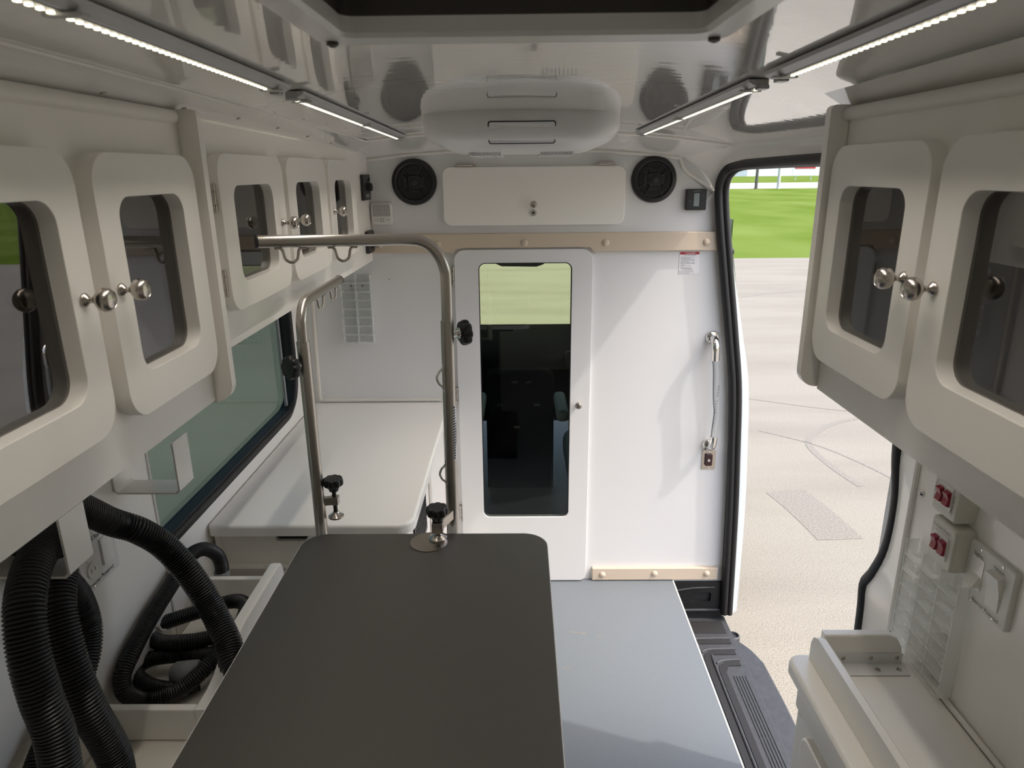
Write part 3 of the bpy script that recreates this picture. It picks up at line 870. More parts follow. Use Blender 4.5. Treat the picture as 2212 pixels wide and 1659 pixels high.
# ================================================================== upper cabinets
def cab_door(parent, fn, u0, u1, v0, v1, o, th, hinge_side, knob_u, knob_v, kaxis, ks=1.0, rad=.045, orad=.03, hinges=False):
    out = rr(u0, u1, v0, v1, rad, 8); inn = rr(*o, orad, 8)
    b = B(); ringdoor(b, out, inn, fn, th)
    d = mk('door', b, 'white', parent, 30)
    b = B(); b.sheet(offset(inn, .012), [], fn, -.0025, .0015); mk('smoked_pane', b, 'smoked', d, 0)
    knob('knob', fn(knob_u, knob_v, th), kaxis, d, ks)
    if hinges:
        for q in (.27, .80):
            z = v0+(v1-v0)*(1-q)
            c = fn(u0-.004 if hinge_side < 0 else u1+.004, z, th*.5)
            hinge('hinge', c, (0, 0, 1), d, .052, .0045)
    return d, inn
def cabinet(lab, fn, u0, u1, v0, v1, depth, openings, loc, top_v):
    t = thing('wall_cabinet', lab, 'cabinet', loc)
    b = B()
    b.sheet([(u0, v0), (u1, v0), (u1, top_v), (u0, top_v)], openings, fn, 0, -.016)
    body = mk('face_frame', b, 'white', t, 20)
    b = B()
    def pb(ua, ub, va, vb, da, db):
        ps = [fn(u, v, d) for u in (ua, ub) for v in (va, vb) for d in (da, db)]
        lo = [min(p[i] for p in ps) for i in range(3)]; hi = [max(p[i] for p in ps) for i in range(3)]
        b.box(lo[0], hi[0], lo[1], hi[1], lo[2], hi[2])
    pb(u0, u1, v0, v0+.016, -.016, -depth); pb(u0, u1, top_v-.016, top_v, -.016, -depth)
    pb(u0, u0+.016, v0+.016, top_v-.016, -.016, -depth); pb(u1-.016, u1, v0+.016, top_v-.016, -.016, -depth)
    pb(u0+.016, u1-.016, v0+.016, top_v-.016, -depth+.012, -depth)
    mk('carcass', b, 'white', t, 0)
    return t
FL = ON_LEFT(-.580); FLF = ON_LEFT(-.590); FR = ON_RIGHT(.580)
# rear left, three doors (two in view)
opA = (.640, .850, 1.542, 1.792); opB = (.988, 1.180, 1.538, 1.790)
cabL = cabinet('wall cabinet on the window side with two tall smoked-glass doors above the hose hooks', FL, -.20, 1.250, 1.408, 1.915, .284,
               [rr(*opA, .03), rr(*opB, .03)], (-.72, .5, 1.408), 1.915)
cab_door(cabL, FL, .588, .900, 1.482, 1.852, opA, .025, -1, .872, 1.668, (1, 0, 0), 1.05)
cab_door(cabL, FL, .936, 1.236, 1.476, 1.850, opB, .025, 1, .958, 1.667, (1, 0, 0), 1.05)
b = B(); b.tube([(-.582, -.2, 1.912), (-.582, .6, 1.912), (-.582, 1.24, 1.912)], .012, 12); mk('top_bead', b, 'trim', cabL, 50)
# divider between the two left cabinets
b = B(); b.slab(rr(-.86, -.545, 1.404, 1.925, (.01, .035, .01, .004), 8), lambda u, v, d: Vector((u, 1.262+d, v)), -.010, .012, .004)
tag(mk('end_panel', b, 'white'), 'upright white end panel between the tall and the short window-side cabinets', 'panel')
# forward left, three short doors
ops = [(1.428, 1.655, 1.606, 1.797), (1.832, 2.050, 1.606, 1.797), (2.222, 2.440, 1.606, 1.797)]
cabF = cabinet('wall cabinet with three short smoked-glass doors next to the bulkhead', FLF, 1.276, YB-.008, 1.480, 1.912, .270,
               [rr(*o, .028) for o in ops], (-.72, 2.05, 1.48), 1.93)
drs = [(1.362, 1.738), (1.768, 2.128), (2.158, 2.500)]
kn = [(1.700, 1), (1.800, -1), (2.190, -1)]
for (a, c), o, (ku, hs), i in zip(drs, ops, kn, range(3)):
    cab_door(cabF, FLF, a, c, 1.552, 1.858, o, .023, -1 if i != 1 else 1, ku, 1.706, (1, 0, 0), 1.05, .042, .028, hinges=(i == 0))
# right cabinet
opR1 = (1.035, 1.246, 1.542, 1.790); opR2 = (.690, .900, 1.545, 1.792)
cabR = cabinet('wall cabinet on the sliding-door side with two tall smoked-glass doors', FR, -.20, 1.300, 1.408, 1.915, .290,
               [rr(*opR1, .03), rr(*opR2, .03)], (.72, .5, 1.408), 1.915)
cab_door(cabR, FR, .982, 1.294, 1.478, 1.856, opR1, .025, 1, 1.006, 1.667, (-1, 0, 0), 1.1)
cab_door(cabR, FR, .632, .958, 1.468, 1.858, opR2, .025, -1, .930, 1.664, (-1, 0, 0), 1.1)
b = B(); b.tube([(.578, -.2, 1.910), (.578, .6, 1.910), (.578, 1.30, 1.910)], .012, 12); mk('top_bead', b, 'trim', cabR, 50)
b = B(); b.slab(rr(.546, .86, 1.412, 1.925, (.030, .01, .004, .01), 8), lambda u, v, d: Vector((u, 1.312+d, v)), -.010, .014, .004)
tag(mk('end_panel', b, 'white'), 'upright white end panel of the cabinet beside the sliding-door opening', 'panel')
# black sockets near the bulkhead on the cabinet face
t = thing('socket_panel', 'narrow black panel with a round knob on the cabinet face by the bulkhead', 'panel', (-.59, 2.75, 1.72))
b = B(); b.slab(rr(2.688, 2.812, 1.718, 1.812, .004), FLF, .001, .012, .002); mk('plate', b, 'black', t)
b = B(); b.lathe([(.016, 0), (.015, .014), (.011, .016), (.001, .016)], FLF(2.768, 1.766, .012), (1, 0, 0), 18); mk('knob', b, 'black_soft', t)
b = B(); b.lathe([(.006, 0), (.005, .005), (.001, .005)], FLF(2.780, 1.793, .012), (1, 0, 0), 12); mk('button', b, 'black_soft', t)
b = B(); b.slab(rr(2.715, 2.775, 1.728, 1.741, .002), FLF, .012, .014); mk('display', b, 'grey_cuff', t)
t = thing('speaker_control', 'small black tilted panel low on the cabinet face by the bulkhead', 'panel', (-.59, 2.75, 1.51))
b = B(); b.slab(rr(2.700, 2.812, 1.518, 1.602, .012), FLF, .001, .014, .004); mk('plate', b, 'black', t)
b = B(); b.slab(rr(2.74, 2.79, 1.535, 1.585, .006), FLF, .014, .020, .002); mk('rocker', b, 'black_soft', t)

# ================================================================== ceiling fittings
def led(name, lab, x, y0, y1, fine):
    t = thing(name, lab, 'light', (x, (y0+y1)/2, ceil_z(x, (y0+y1)/2)))
    zz = lambda y: ceil_z(x, y)
    n = 8
    ysl = [y0+(y1-y0)*i/n for i in range(n+1)]
    b = B()
    sg = 1 if x < 0 else -1                     # channel leans to the aisle
    prof = [(-.009, -.001), (-.009, -.012), (.010, -.012), (.013, -.008), (.013, -.001)]
    b.quadgrid([[Vector((x+sg*u, y, zz(y)+v)) for u, v in prof] for y in ysl], closed_u=True, cap=True)
    mk('channel', b, 'led_channel', t, 30)
    b = B(); b.quadgrid([[Vector((x+sg*u, y, zz(y)+v)) for u, v in ((-.008, -.0121), (-.008, -.0129), (.008, -.0129), (.008, -.0121))] for y in ysl], closed_u=True, cap=True)
    mk('circuit_strip', b, 'led_lens', t, 30)
    b = B(); b.quadgrid([[Vector((x+sg*u, y, zz(y)+v)) for u, v in ((.013, -.001), (.013, -.012), (.024, -.006), (.026, -.001))] for y in ysl], closed_u=True, cap=True)
    mk('mounting_rail', b, 'led_lens', t, 30)
    for q in (.04, .5, .96):
        y = y0+(y1-y0)*q
        b = B(); b.box(x-.012, x+.026 if x < 0 else x+.012, y-.006, y+.006, zz(y)-.016, zz(y)-.012, .001) if x < 0 else b.box(x-.026, x+.012, y-.006, y+.006, zz(y)-.016, zz(y)-.012, .001)
        mk('clip', b, 'led_lens', t)
    for ye in (y0+.008, y1-.008):
        b = B(); b.box(x-.008, x+.010, ye-.012, ye+.012, zz(ye)-.017, zz(ye)-.010, .002); mk('end_cap', b, 'led_channel', t)
    step = .0145
    N = int((y1-y0-.05)/step)
    first = None
    if fine:
        for i in range(N):
            y = y0+.026+i*step
            if first is None:
                b = B(); b.box(x-.0025, x+.0025, y-.0025, y+.0025, zz(y)-.0152, zz(y)-.0125)
                first = mk('diode', b, 'led', t, 0); off = WORLD[first]-Vector((x, y, zz(y)))
            else: copy_to(first, Vector((x, y, zz(y)))+off, t)
    else:
        b = B()
        for i in range(N):
            y = y0+.026+i*step
            b.box(x-.0025, x+.0025, y-.0025, y+.0025, zz(y)-.0152, zz(y)-.0125)
        o = mk('diodes', b, 'led', t, 0); o['kind'] = 'stuff'
    L = bpy.data.lights.new('strip_light', 'AREA')
    L.shape = 'RECTANGLE'; L.size = .006; L.size_y = (y1-y0)*.95
    L.energy = LED_WATTS*(y1-y0); L.color = (1.0, .91, .79); L.spread = math.radians(92)
    lo = bpy.data.objects.new('strip_light', L); COL.objects.link(lo)
    ym = (y0+y1)/2
    place(lo, (x, ym, min(zz(y0), zz(y1), zz(ym))-.018), t)
    lo.rotation_euler = (math.atan2(zz(y1)-zz(y0), y1-y0), 0, 0)
led('led_strip', 'long warm LED strip on the ceiling over the window-side tall cabinet', -.420, .10, 1.305, True)
led('led_strip', 'added unseen LED strip giving fill light behind the window-side tall cabinet towards the rear doors', -.420, YR+.08, .075, False)  # out of view behind the camera, added to brighten the lower walls
led('led_strip', 'added unseen LED strip giving fill light behind the sliding-door side cabinet towards the rear doors', .420, YR+.08, .075, False)  # second added strip out of view, fill light for the near interior
led('led_strip', 'warm LED strip on the ceiling running to the bulkhead over the three short doors', -.420, 1.375, 2.60, False)
led('led_strip', 'long warm LED strip on the ceiling over the sliding-door side cabinet', .420, .10, 1.215, True)
led('led_strip', 'warm LED strip on the ceiling running past the sliding door towards the bulkhead', .420, 1.290, 2.50, False)

# air conditioner
t = thing('air_conditioner', 'white ceiling air conditioner housing with a centre lid', 'air conditioner', (.01, 2.2, 1.87))
def acloop(hw, ya, yb, r): return rr(.008-hw, .008+hw, ya, yb, r, 6)
b = B()
lv = [(.274, 1.968, 2.51, .10, 1.990), (.276, 1.966, 2.51, .10, 1.960), (.276, 1.966, 2.51, .10, 1.940), (.272, 1.970, 2.505, .10, 1.922), (.262, 1.980, 2.495, .095, 1.906), (.243, 1.998, 2.475, .09, 1.893), (.215, 2.04, 2.44, .08, 1.881), (.19, 2.09, 2.39, .06, 1.872), (.08, 2.2, 2.3, .03, 1.869)]
rows = [[(p[0], p[1], z) for p in acloop(h, a, c, r)] for h, a, c, r, z in lv]
b.quadgrid(rows, closed_u=True, cap=True); mk('housing', b, 'white_panel', t, 60)
b = B(); b.slab(rr(-.078, .098, 1.893, 1.944, .006), lambda u, v, d: Vector((u, 1.9650+25*max(0, 1.93-v)**2-d, v)), -.004, .003, .001); mk('lid', b, 'white_panel', t)
b = B(); b.sheet(rr(-.081, .101, 1.890, 1.947, .007), [rr(-.0783, .0983, 1.8928, 1.9442, .006)], lambda u, v, d: Vector((u, 1.9650+25*max(0, 1.93-v)**2-d, v)), -.002, .0012); mk('lid_gap', b, 'ink', t)
b = B()
for i in range(9):
    for s in (-1, 1):
        x = .008+s*(.06+i*.011)
        b.box(x-.003, x+.003, 2.10, 2.40, 1.862, 1.874, .001)
o = mk('louvres', b, 'white_panel', t); o['kind'] = 'stuff'

# roof vent
t = thing('roof_vent', 'roof vent with a dark cover and shade-coloured throat in a white frame above the table', 'vent', (.005, .45, 1.95))
zf = 1.942
fo = rr(-.197, .207, .14, .768, .03, 6); fi = rr(-.165, .175, .17, .722, .012, 6)
rows = []
for l, z in ((fo, 1.993), (fo, zf+.006), (offset(fo, -.004), zf), (offset(fi, .004), zf), (fi, zf+.004), (fi, 1.960)):
    rows.append([(p[0], p[1], z) for p in l])
b = B(); b.quadgrid(rows, closed_u=True); mk('frame', b, 'white_panel', t, 40)
b = B(); b.quadgrid([[(p[0], p[1], z) for p in l] for l, z in ((fi, 1.960), (offset(fi, .002), 2.03))], closed_u=True); mk('throat', b, 'vent_shade_screws', t, 40)  # well walls coloured dark to carry the recess's shade
b = B(); b.slab(offset(fi, .004), lambda u, v, d: Vector((u, v, 2.031-d)), 0, .006); mk('dome_cover', b, 'step_tread', t)
for x, y in ((-.181, .745), (.191, .745), (-.181, .155), (.191, .155)):
    b = B(); b.lathe([(.006, 0), (.006, .003), (.002, .005)], (x, y, zf), (0, 0, -1), 12); mk('screw', b, 'vent_shade_screws', t)

# ================================================================== left counter
t = thing('counter_cabinet', 'white counter cabinet under the window next to the bulkhead', 'cabinet', (-.6, 2.28, 0))
b = B(); b.box(-.884, -.335, 1.775, YB-.002, .001, .842, .004); mk('body', b, 'white', t)
# front panel with drawer cut-out
b = B(); b.sheet([(-.868, .742), (-.34, .742), (-.34, .835), (-.868, .835)], [rr(-.70, -.50, .815, .834, .009)], ON_FRONT(1.760), 0, -.015); dr = mk('drawer', b, 'cream', t, 20)
b = B(); b.box(-.71, -.49, 1.7735, 1.776, .80, .838); mk('finger_slot', b, 'black', dr)
b = B(); b.box(-.872, -.34, 1.752, 1.770, .728, .742, .003); mk('drawer_rail', b, 'cream', t)
b = B(); b.box(-.872, -.858, 1.752, 1.770, .60, .84, .003); mk('side_stile', b, 'cream', t)
# vents on the aisle side
fs = lambda u, v, d: Vector((-.335+d, u, v))
for (ya, yb, za, zb) in ((1.93, 2.19, .62, .80), (1.93, 2.19, .42, .56)):
    b = B(); b.sheet(rr(ya, yb, za, zb, .006), [rr(ya+.014, yb-.014, za+.014, zb-.014, .004)], fs, 0, .006); vg = mk('vent_grille', b, 'black', t, 30)
    b = B(); b.slab(rr(ya+.01, yb-.01, za+.01, zb-.01, .003), fs, .0005, .001); mk('vent_back', b, 'grey_cuff', vg)
    n = 9
    for i in range(n):
        z = za+.022+(zb-za-.044)*i/(n-1)
        b = B(); b.box(-.334, -.329, ya+.014, yb-.014, z-.003, z+.003); mk('louvre', b, 'black', vg)
b = B(); b.box(-.335, -.322, 2.30, 2.60, .10, .78, .006); mk('side_door', b, 'white', t)
# worktop
b = B(); b.slab(rr(-.884, -.302, 1.738, YB-.001, (.02, .055, .012, .012), 8), ON_TOP(.842), .0005, .033, .010)
tag(mk('worktop', b, 'white'), 'white rounded worktop on the counter cabinet under the window', 'worktop')

# ================================================================== base unit on the left with hose bin
t = thing('base_unit', 'long white base unit with a low tray along the window-side wall', 'cabinet', (-.76, .7, 0))
b = B(); b.box(-.863, -.640, YR+.01, 1.745, .001, .698, .004); mk('carcass', b, 'white', t)
b = B(); b.box(-.862, -.638, YR+.01, 1.735, .6985, .706, .002); mk('top_board', b, 'cream', t)
t = thing('hose_bin', 'open white bin on the base unit holding the thin black hose', 'bin', (-.75, 1.38, .706))
b = B(); b.box(-.862, -.662, 1.612, 1.632, .7065, .785, .006); mk('end_board', b, 'white', t)
b = B(); b.box(-.862, -.662, 1.142, 1.162, .7065, .785, .006); mk('end_board', b, 'white', t)
side = [(1.142, .7065), (1.632, .7065), (1.632, .805), (1.622, .828), (1.60, .836), (1.36, .836), (1.31, .828), (1.27, .808), (1.235, .793), (1.20, .786), (1.142, .785)]
b = B(); b.slab(side, lambda u, v, d: Vector((-.661+d, u, v)), 0, .024, .006); mk('side_board', b, 'white', t, 40)

# ---- corrugated hoses
def corrugated(name, pts, r, pitch, m, parent=None, depth=.12):
    path = resample(smooth_path(pts, 14), pitch/3)
    b = B(); b.tube(path, lambda i: r*(1-depth) if i % 3 == 0 else r, 14)
    return mk(name, b, m, parent, 0 if False else 60)
R1 = .0275
hz = [(-.40, 1.24, .80), (-.50, 1.235, .835), at(514, 1442, 'x', -.585), at(492, 1385, 'x', -.615), at(455, 1310, 'x', -.66), at(408, 1238, 'x', -.70), at(355, 1180, 'x', -.74), at(300, 1146, 'x', -.77),
      at(240, 1127, 'x', -.800), (-.808, 1.10, 1.270), (-.795, 1.0, 1.281), at(112, 1148, 'x', -.755), at(74, 1215, 'x', -.735), at(54, 1300, 'x', -.715), at(60, 1400, 'x', -.70),
      at(86, 1500, 'x', -.685), at(122, 1605, 'x', -.672), (-.67, .775, .92), (-.69, .73, .82), (-.74, .71, .757), (-.80, .80, .79), (-.825, .95, .86), at(182, 1420, 'x', -.825), at(170, 1300, 'x', -.832),
      (-.828, 1.04, 1.20), (-.815, .99, 1.300), (-.79, .955, 1.325), at(122, 1215, 'x', -.770), at(124, 1315, 'x', -.748), at(150, 1430, 'x', -.722), at(190, 1530, 'x', -.70), at(250, 1645, 'x', -.682),
      (-.685, .90, .80), (-.71, .82, .745), (-.74, .66, .7350), (-.77, .40, .7350)]
big = thing('dryer_hose', 'thick black corrugated hose looped over the wall hook', 'hose', (-.76, .85, .706))
corrugated('corrugated_tube', hz, R1, .0058, 'hose', big)
r2 = .0185
th = [at(480, 1240, 'y', 1.665), at(478, 1218, 'y', 1.665), at(467, 1197, 'y', 1.655), at(440, 1186, 'x', -.830), at(408, 1203, 'x', -.840), at(372, 1260, 'x', -.840), at(325, 1335, 'x', -.840), at(285, 1410, 'x', -.840),
      at(264, 1462, 'x', -.843), at(272, 1498, 'x', -.835), at(310, 1514, 'z', .732), at(355, 1506, 'z', .730), at(400, 1482, 'z', .745), at(455, 1432, 'z', .77), at(505, 1372, 'z', .785), at(530, 1325, 'z', .785), at(525, 1302, 'z', .78), at(495, 1300, 'z', .775),
      at(440, 1318, 'z', .778), at(385, 1335, 'z', .78), at(340, 1352, 'z', .78), at(322, 1372, 'z', .776), at(350, 1388, 'z', .772), at(410, 1386, 'z', .775), at(470, 1378, 'z', .770), at(490, 1400, 'z', .752), at(450, 1414, 'z', .745),
      at(390, 1414, 'z', .745), at(330, 1422, 'z', .745), at(298, 1440, 'z', .742), at(296, 1462, 'z', .738), at(330, 1484, 'z', .728), at(385, 1490, 'z', .7255), at(430, 1474, 'z', .7255)]
thin = thing('vacuum_hose', 'thin black corrugated hose coiled in the white bin', 'hose', (-.76, 1.38, .706))
corrugated('corrugated_tube', th, r2, .0052, 'hose', thin)
p0 = th[0]
b = B()
for k in range(8):
    b.lathe([(r2*1.0, 0), (r2*1.12, .002), (r2*1.12, .005), (r2*1.0, .007)], p0+Vector((0, 0, -.046+k*.007)), (0, 0, 1), 16)
mk('grey_cuff', b, 'grey_cuff', thin)
p1 = at(405, 1452, 'z', .745)
b = B(); b.lathe([(.02, 0), (.026, .01), (.026, .055), (.022, .06), (.018, .06)], p1-Vector((.035, 0, .005)), (1, .1, .05), 18); mk('end_fitting', b, 'grey_cuff', thin)

# ---- hooks on the left wall
def wall_hook(lab, y0, y1, z0, xf, ztop):
    t = thing('wall_hook', lab, 'hook', (XL, (y0+y1)/2, z0))
    th_ = .004
    pr = [(XL+.0005, z0+.065), (XL+.0005, z0+.008), (XL+.008, z0), (xf-.008, z0), (xf, z0+.008), (xf, ztop), (xf-th_, ztop), (xf-th_, z0+.010), (xf-.010, z0+th_), (XL+.010, z0+th_), (XL+th_+.0005, z0+.010), (XL+th_+.0005, z0+.065)]
    b = B(); b.slab(pr, lambda u, v, d: Vector((u, d, v)), y0, y1); mk('bracket', b, 'white', t, 25)
wall_hook('empty white J-shaped wall hook below the cabinets near the window', 1.335, 1.400, 1.170, -.722, 1.286)
wall_hook('white wall hook carrying the thick black hose', .938, 1.000, 1.2195, -.700, 1.322)

# ---- switch and outlet plate, left wall
WLf = ON_LEFT(XL)
t = thing('outlet_plate', 'clear-white outlet plate lettered Clipper Vac and Inverter Powered', 'outlet', (XL, 1.24, 1.02))
b = B(); b.slab(rr(1.178, 1.302, 1.022, 1.142, .005), WLf, .0005, .006, .002); mk('plate', b, 'plate_white', t)
b = B(); b.slab(rr(1.248, 1.284, 1.052, 1.112, .002), WLf, .006, .010, .001); mk('rocker', b, 'white', t)
for z in (1.064, 1.102):
    b = B(); b.slab(circle(1.212, z, .0165, 24), WLf, .006, .009, .001); rc = mk('receptacle', b, 'white', t)
    for dy in (-.006, .006):
        b = B(); b.box(XL+.009, XL+.0094, 1.212+dy-.0009, 1.212+dy+.0009, z-.003, z+.005); mk('slot', b, 'grey_cuff', rc)
text('Clipper Vac', WLf, 1.258, 1.124, .0065, .0125, 'ink', t)
text('Inverter Powered', WLf, 1.238, 1.034, .0065, .0115, 'ink', t)
for y, z in ((1.212, 1.134), (1.27, 1.134), (1.212, 1.028), (1.285, 1.028)):
    b = B(); b.lathe([(.003, 0), (.003, .001), (.001, .0015)], (XL+.006, y, z), (1, 0, 0), 10); mk('screw', b, 'chrome', t)
# cable clip and thin cable at the foot of the wall panel
b = B(); b.tube(smooth_path([(-.860, 1.395, .80), (-.860, 1.41, .775), (-.860, 1.45, .765), (-.860, 1.50, .765)], 6), .004, 8)
t = thing('cable_cover', 'short white cable cover low on the wall behind the bin', 'cable cover', (-.86, 1.45, .76))
mk('cover', b, 'white', t)
b = B(); b.lathe([(.005, 0), (.004, .003), (.001, .003)], (-.857, 1.50, .765), (1, 0, 0), 10); mk('screw', b, 'nickel', t)

# ================================================================== grooming table
TZ = .94
t = thing('grooming_table', 'dark grey grooming table with rounded corners in the aisle', 'table', (-.24, 1.0, 0))
b = B(); b.slab(rr(-.545, .065, .42, 1.577, .06, 8), ON_TOP(TZ-.028), 0, .0275, .002); mk('top', b, 'table', t)
b = B(); b.sheet(rr(-.5462, .0662, .4188, 1.5782, .061, 8), [rr(-.5448, .0648, .4202, 1.5768, .06, 8)], ON_TOP(TZ-.026), 0, .024); mk('edge_band', b, 'edge', t)
b = B(); b.box(-.44, -.04, .55, 1.42, TZ-.075, TZ-.028, .004); mk('frame', b, 'black', t)
b = B(); b.box(-.34, -.14, .80, 1.20, .06, TZ-.075, .01); mk('column', b, 'black', t)
b = B(); b.box(-.46, -.02, .60, 1.40, .001, .06, .01); mk('base', b, 'black', t)

# ================================================================== grooming arms
def star_knob(name, o, axis, r, h, parent, m='black'):
    o = Vector(o); ax = Vector(axis).normalized()
    a = Vector((0, 0, 1)) if abs(ax.z) < .9 else Vector((1, 0, 0))
    u = ax.cross(a).normalized(); v = ax.cross(u)
    n = 64
    def rr_(k, s=1.0):
        th_ = 2*math.pi*k/n
        return r*s*(1-.085*(.5-.5*math.cos(8*th_))**2.2*1.6)
    rows = []
    for hh, s in ((0, .80), (h*.12, .93), (h*.3, 1.0), (h*.75, 1.0), (h*.93, .94), (h, .84), (h*.94, .62), (h*.98, .50), (h, .01)):
        rows.append([o+ax*hh+(u*math.cos(2*math.pi*k/n)+v*math.sin(2*math.pi*k/n))*(rr_(k, s) if s > .7 else r*s) for k in range(n)])
    b = B(); b.quadgrid(rows, closed_u=True, cap=True)
    return mk(name, b, m, parent, 40)
def uhook(parent, c, d, w=.045, drop=.030, r=.0032):
    c = Vector(c); d = Vector(d).normalized(); z = Vector((0, 0, -1))
    pts = [c-d*w*1.15, c-d*w*.80, c-d*w*.60+z*drop*.18, c-d*w*.52+z*drop*.50, c-d*w*.40+z*drop*.82, c+z*drop, c+d*w*.40+z*drop*.82, c+d*w*.52+z*drop*.50, c+d*w*.60+z*drop*.18, c+d*w*.80, c+d*w*1.15]
    b = B(); b.tube(smooth_path(pts, 5), r, 8)
    return mk('tie_hook', b, 'steel', parent, 60)
def sidehook(parent, p, out, r=.0028):
    p = Vector(p); o = Vector(out).normalized(); z = Vector((0, 0, 1))
    pts = [p+z*.036, p+z*.028, p+z*.021+o*.004, p+z*.014+o*.011, p+o*.016, p-z*.014+o*.011, p-z*.021+o*.004, p-z*.028, p-z*.036]
    b = B(); b.tube(smooth_path(pts, 5), r, 8)
    return mk('tie_hook', b, 'chrome', parent, 60)
def bar(b, p, q, w, h):
    p, q = Vector(p), Vector(q); d = (q-p).normalized()
    u = d.cross(Vector((0, 0, 1))).normalized()*w/2; v = Vector((0, 0, h/2))
    return b.quadgrid([[c-u-v, c+u-v, c+u+v, c-u+v] for c in (p, q)], closed_u=True, cap=True)
RO, RI = .0155, .0128
# right arm, reaching back over the table
t = thing('tether_stand', 'steel tether stand whose bar reaches across towards the window-side cabinets', 'grooming stand', (-.176, 1.61, .88))
bx, by = -.177, 1.612
lean = (-.170+.176)/.56
xp = lambda z: bx+(z-.92)*.010
b = B(); b.tube([(xp(z), by, z) for z in (.86, .95, 1.2, 1.40, 1.482)], RO, 20); post = mk('post', b, 'steel', t, 50)
armend = at(556, 522, 'y', 1.43)
armdir = (armend-Vector((xp(1.6)-.075, by-.02, 1.672)))
p_b = Vector((xp(1.6)-.082, by-.022, 1.674))
pth = [Vector((xp(1.46), by, 1.46)), Vector((xp(1.57), by, 1.575)), Vector((xp(1.6)-.004, by-.001, 1.610)), Vector((xp(1.6)-.018, by-.005, 1.642)), Vector((xp(1.6)-.045, by-.012, 1.666)), p_b, p_b.lerp(armend, .25), p_b.lerp(armend, .6), armend]
b = B(); b.tube(smooth_path(pth, 8), RI, 20); arm = mk('arm_tube', b, 'steel', t, 50)
dv = (armend-p_b).normalized()
b = B(); b.cyl(armend, dv, RI+.001, .004, 18, .001); mk('end_plug', b, 'black', arm)
for q in (.80, .46):
    c = p_b.lerp(armend, q); uhook(t, c+Vector((0, 0, -RI-.001)), dv, .028, .030)
star_knob('height_knob', (xp(1.45)+.030, by+.012, 1.450), (1, .55, 0), .031, .022, t)
b = B(); b.cyl((xp(1.45)+.012, by+.004, 1.450), (1, .55, 0), .008, .022, 12); b.lathe([(.014, 0), (.014, .003)], (xp(1.45)+.024, by+.009, 1.450), (1, .55, 0), 16); mk('knob_stud', b, 'chrome', t)
for z in (1.345, 1.095):
    sidehook(t, (xp(z)-.011, by-.012, z), (-1, -.25, 0))
# warning sticker strip on the post
fst = lambda u, v, d: Vector((xp(v)+math.cos(u)*(RO+d), by+math.sin(u)*(RO+d), v))
b = B(); b.quadgrid([[fst(a, z, .0004) for a in (-.95, -.75, -.55, -.35, -.15, .05)] for z in (1.13, 1.20, 1.27)]); stk = mk('warning_sticker', b, 'label', t)
for i in range(20):
    z = 1.133+i*.007
    b = B(); b.quadgrid([[fst(a, z+dz+(a+.95)*.006, .0008) for a in (-.95, -.8, -.65, -.5)] for dz in (0, .0034)]); mk('stripe', b, 'ink', stk, 0)
text('WARNING', lambda u, v, d: fst(-.32+u*60, v, d), 0, 1.20, .0009, .012, 'ink', stk, rot=-math.pi/2)
# table clamp of the right arm
cp = Vector((-.207, 1.548, 0))
b = B(); bar(b, (xp(.99), by-.006, .982), (cp.x, cp.y, .975), .016, .024); b.box(cp.x-.014, cp.x+.014, cp.y-.014, cp.y+.014, .960, .990, .003); mk('clamp_bracket', b, 'steel', t, 30)
b = B(); b.cyl((cp.x, cp.y, TZ+.006), (0, 0, 1), .0055, .070, 12); mk('clamp_screw', b, 'black', t)
b = B(); b.lathe([(.023, 0), (.023, .004), (.017, .008), (.010, .012), (.007, .017)], (cp.x, cp.y, TZ+.0022), (0, 0, 1), 28); mk('clamp_foot', b, 'nickel', t, 40)
star_knob('clamp_knob', (cp.x, cp.y, 1.006), (0, 0, 1), .028, .024, t)
b = B(); b.lathe([(.012, 0), (.016, .010), (.017, .016)], (cp.x, cp.y, .992), (0, 0, 1), 16); mk('knob_neck', b, 'black', t)
b = B(); b.box(cp.x-.03, xp(.9)+.02, cp.y-.02, by+.02, .868, .876, .002); mk('clamp_jaw', b, 'steel', t)
b = B(); b.cyl((-.228, 1.532, TZ), (0, 0, 1), .047, .0016, 40); mk('pressure_disc', b, 'nickel', t, 30)
# left arm, reaching over the counter
t = thing('tether_stand', 'shorter steel tether stand whose bar reaches over the white counter', 'grooming stand', (-.518, 1.61, .88))
bx2, by2 = -.5175, 1.610
b = B(); b.tube([(bx2, by2, z) for z in (.862, 1.0, 1.2, 1.40, 1.436)], RO, 20); mk('post', b, 'steel', t, 50)
pth = [(bx2, by2, 1.40), (bx2, by2, 1.465), (bx2, by2+.008, 1.492), (bx2-.001, by2+.032, 1.516), (bx2-.002, by2+.065, 1.524), (bx2-.003, by2+.15, 1.524), (bx2-.006, 2.01, 1.522)]
b = B(); b.tube(smooth_path(pth, 8), RI, 20); arm = mk('arm_tube', b, 'steel', t, 50)
b = B(); b.cyl((bx2-.006, 2.01, 1.522), (0, 1, 0), RI+.001, .004, 18, .001); mk('end_plug', b, 'black', arm)
for y in (1.80, 1.93):
    uhook(t, (bx2-.004, y, 1.523-RI-.001), (.25, 1, 0), .024, .030)
star_knob('height_knob', (bx2-.018, by2-.020, 1.378), (-.75, -1, .10), .029, .022, t)
b = B(); b.cyl((bx2-.008, by2-.008, 1.378), (-.75, -1, .1), .008, .018, 12); mk('knob_stud', b, 'chrome', t)
c2 = Vector((-.480, 1.622, 0))
b = B(); bar(b, (bx2+.006, by2+.004, 1.012), (c2.x, c2.y, 1.012), .014, .020); b.box(c2.x-.011, c2.x+.011, c2.y-.011, c2.y+.011, 1.001, 1.023, .003); mk('clamp_bracket', b, 'steel', t, 30)
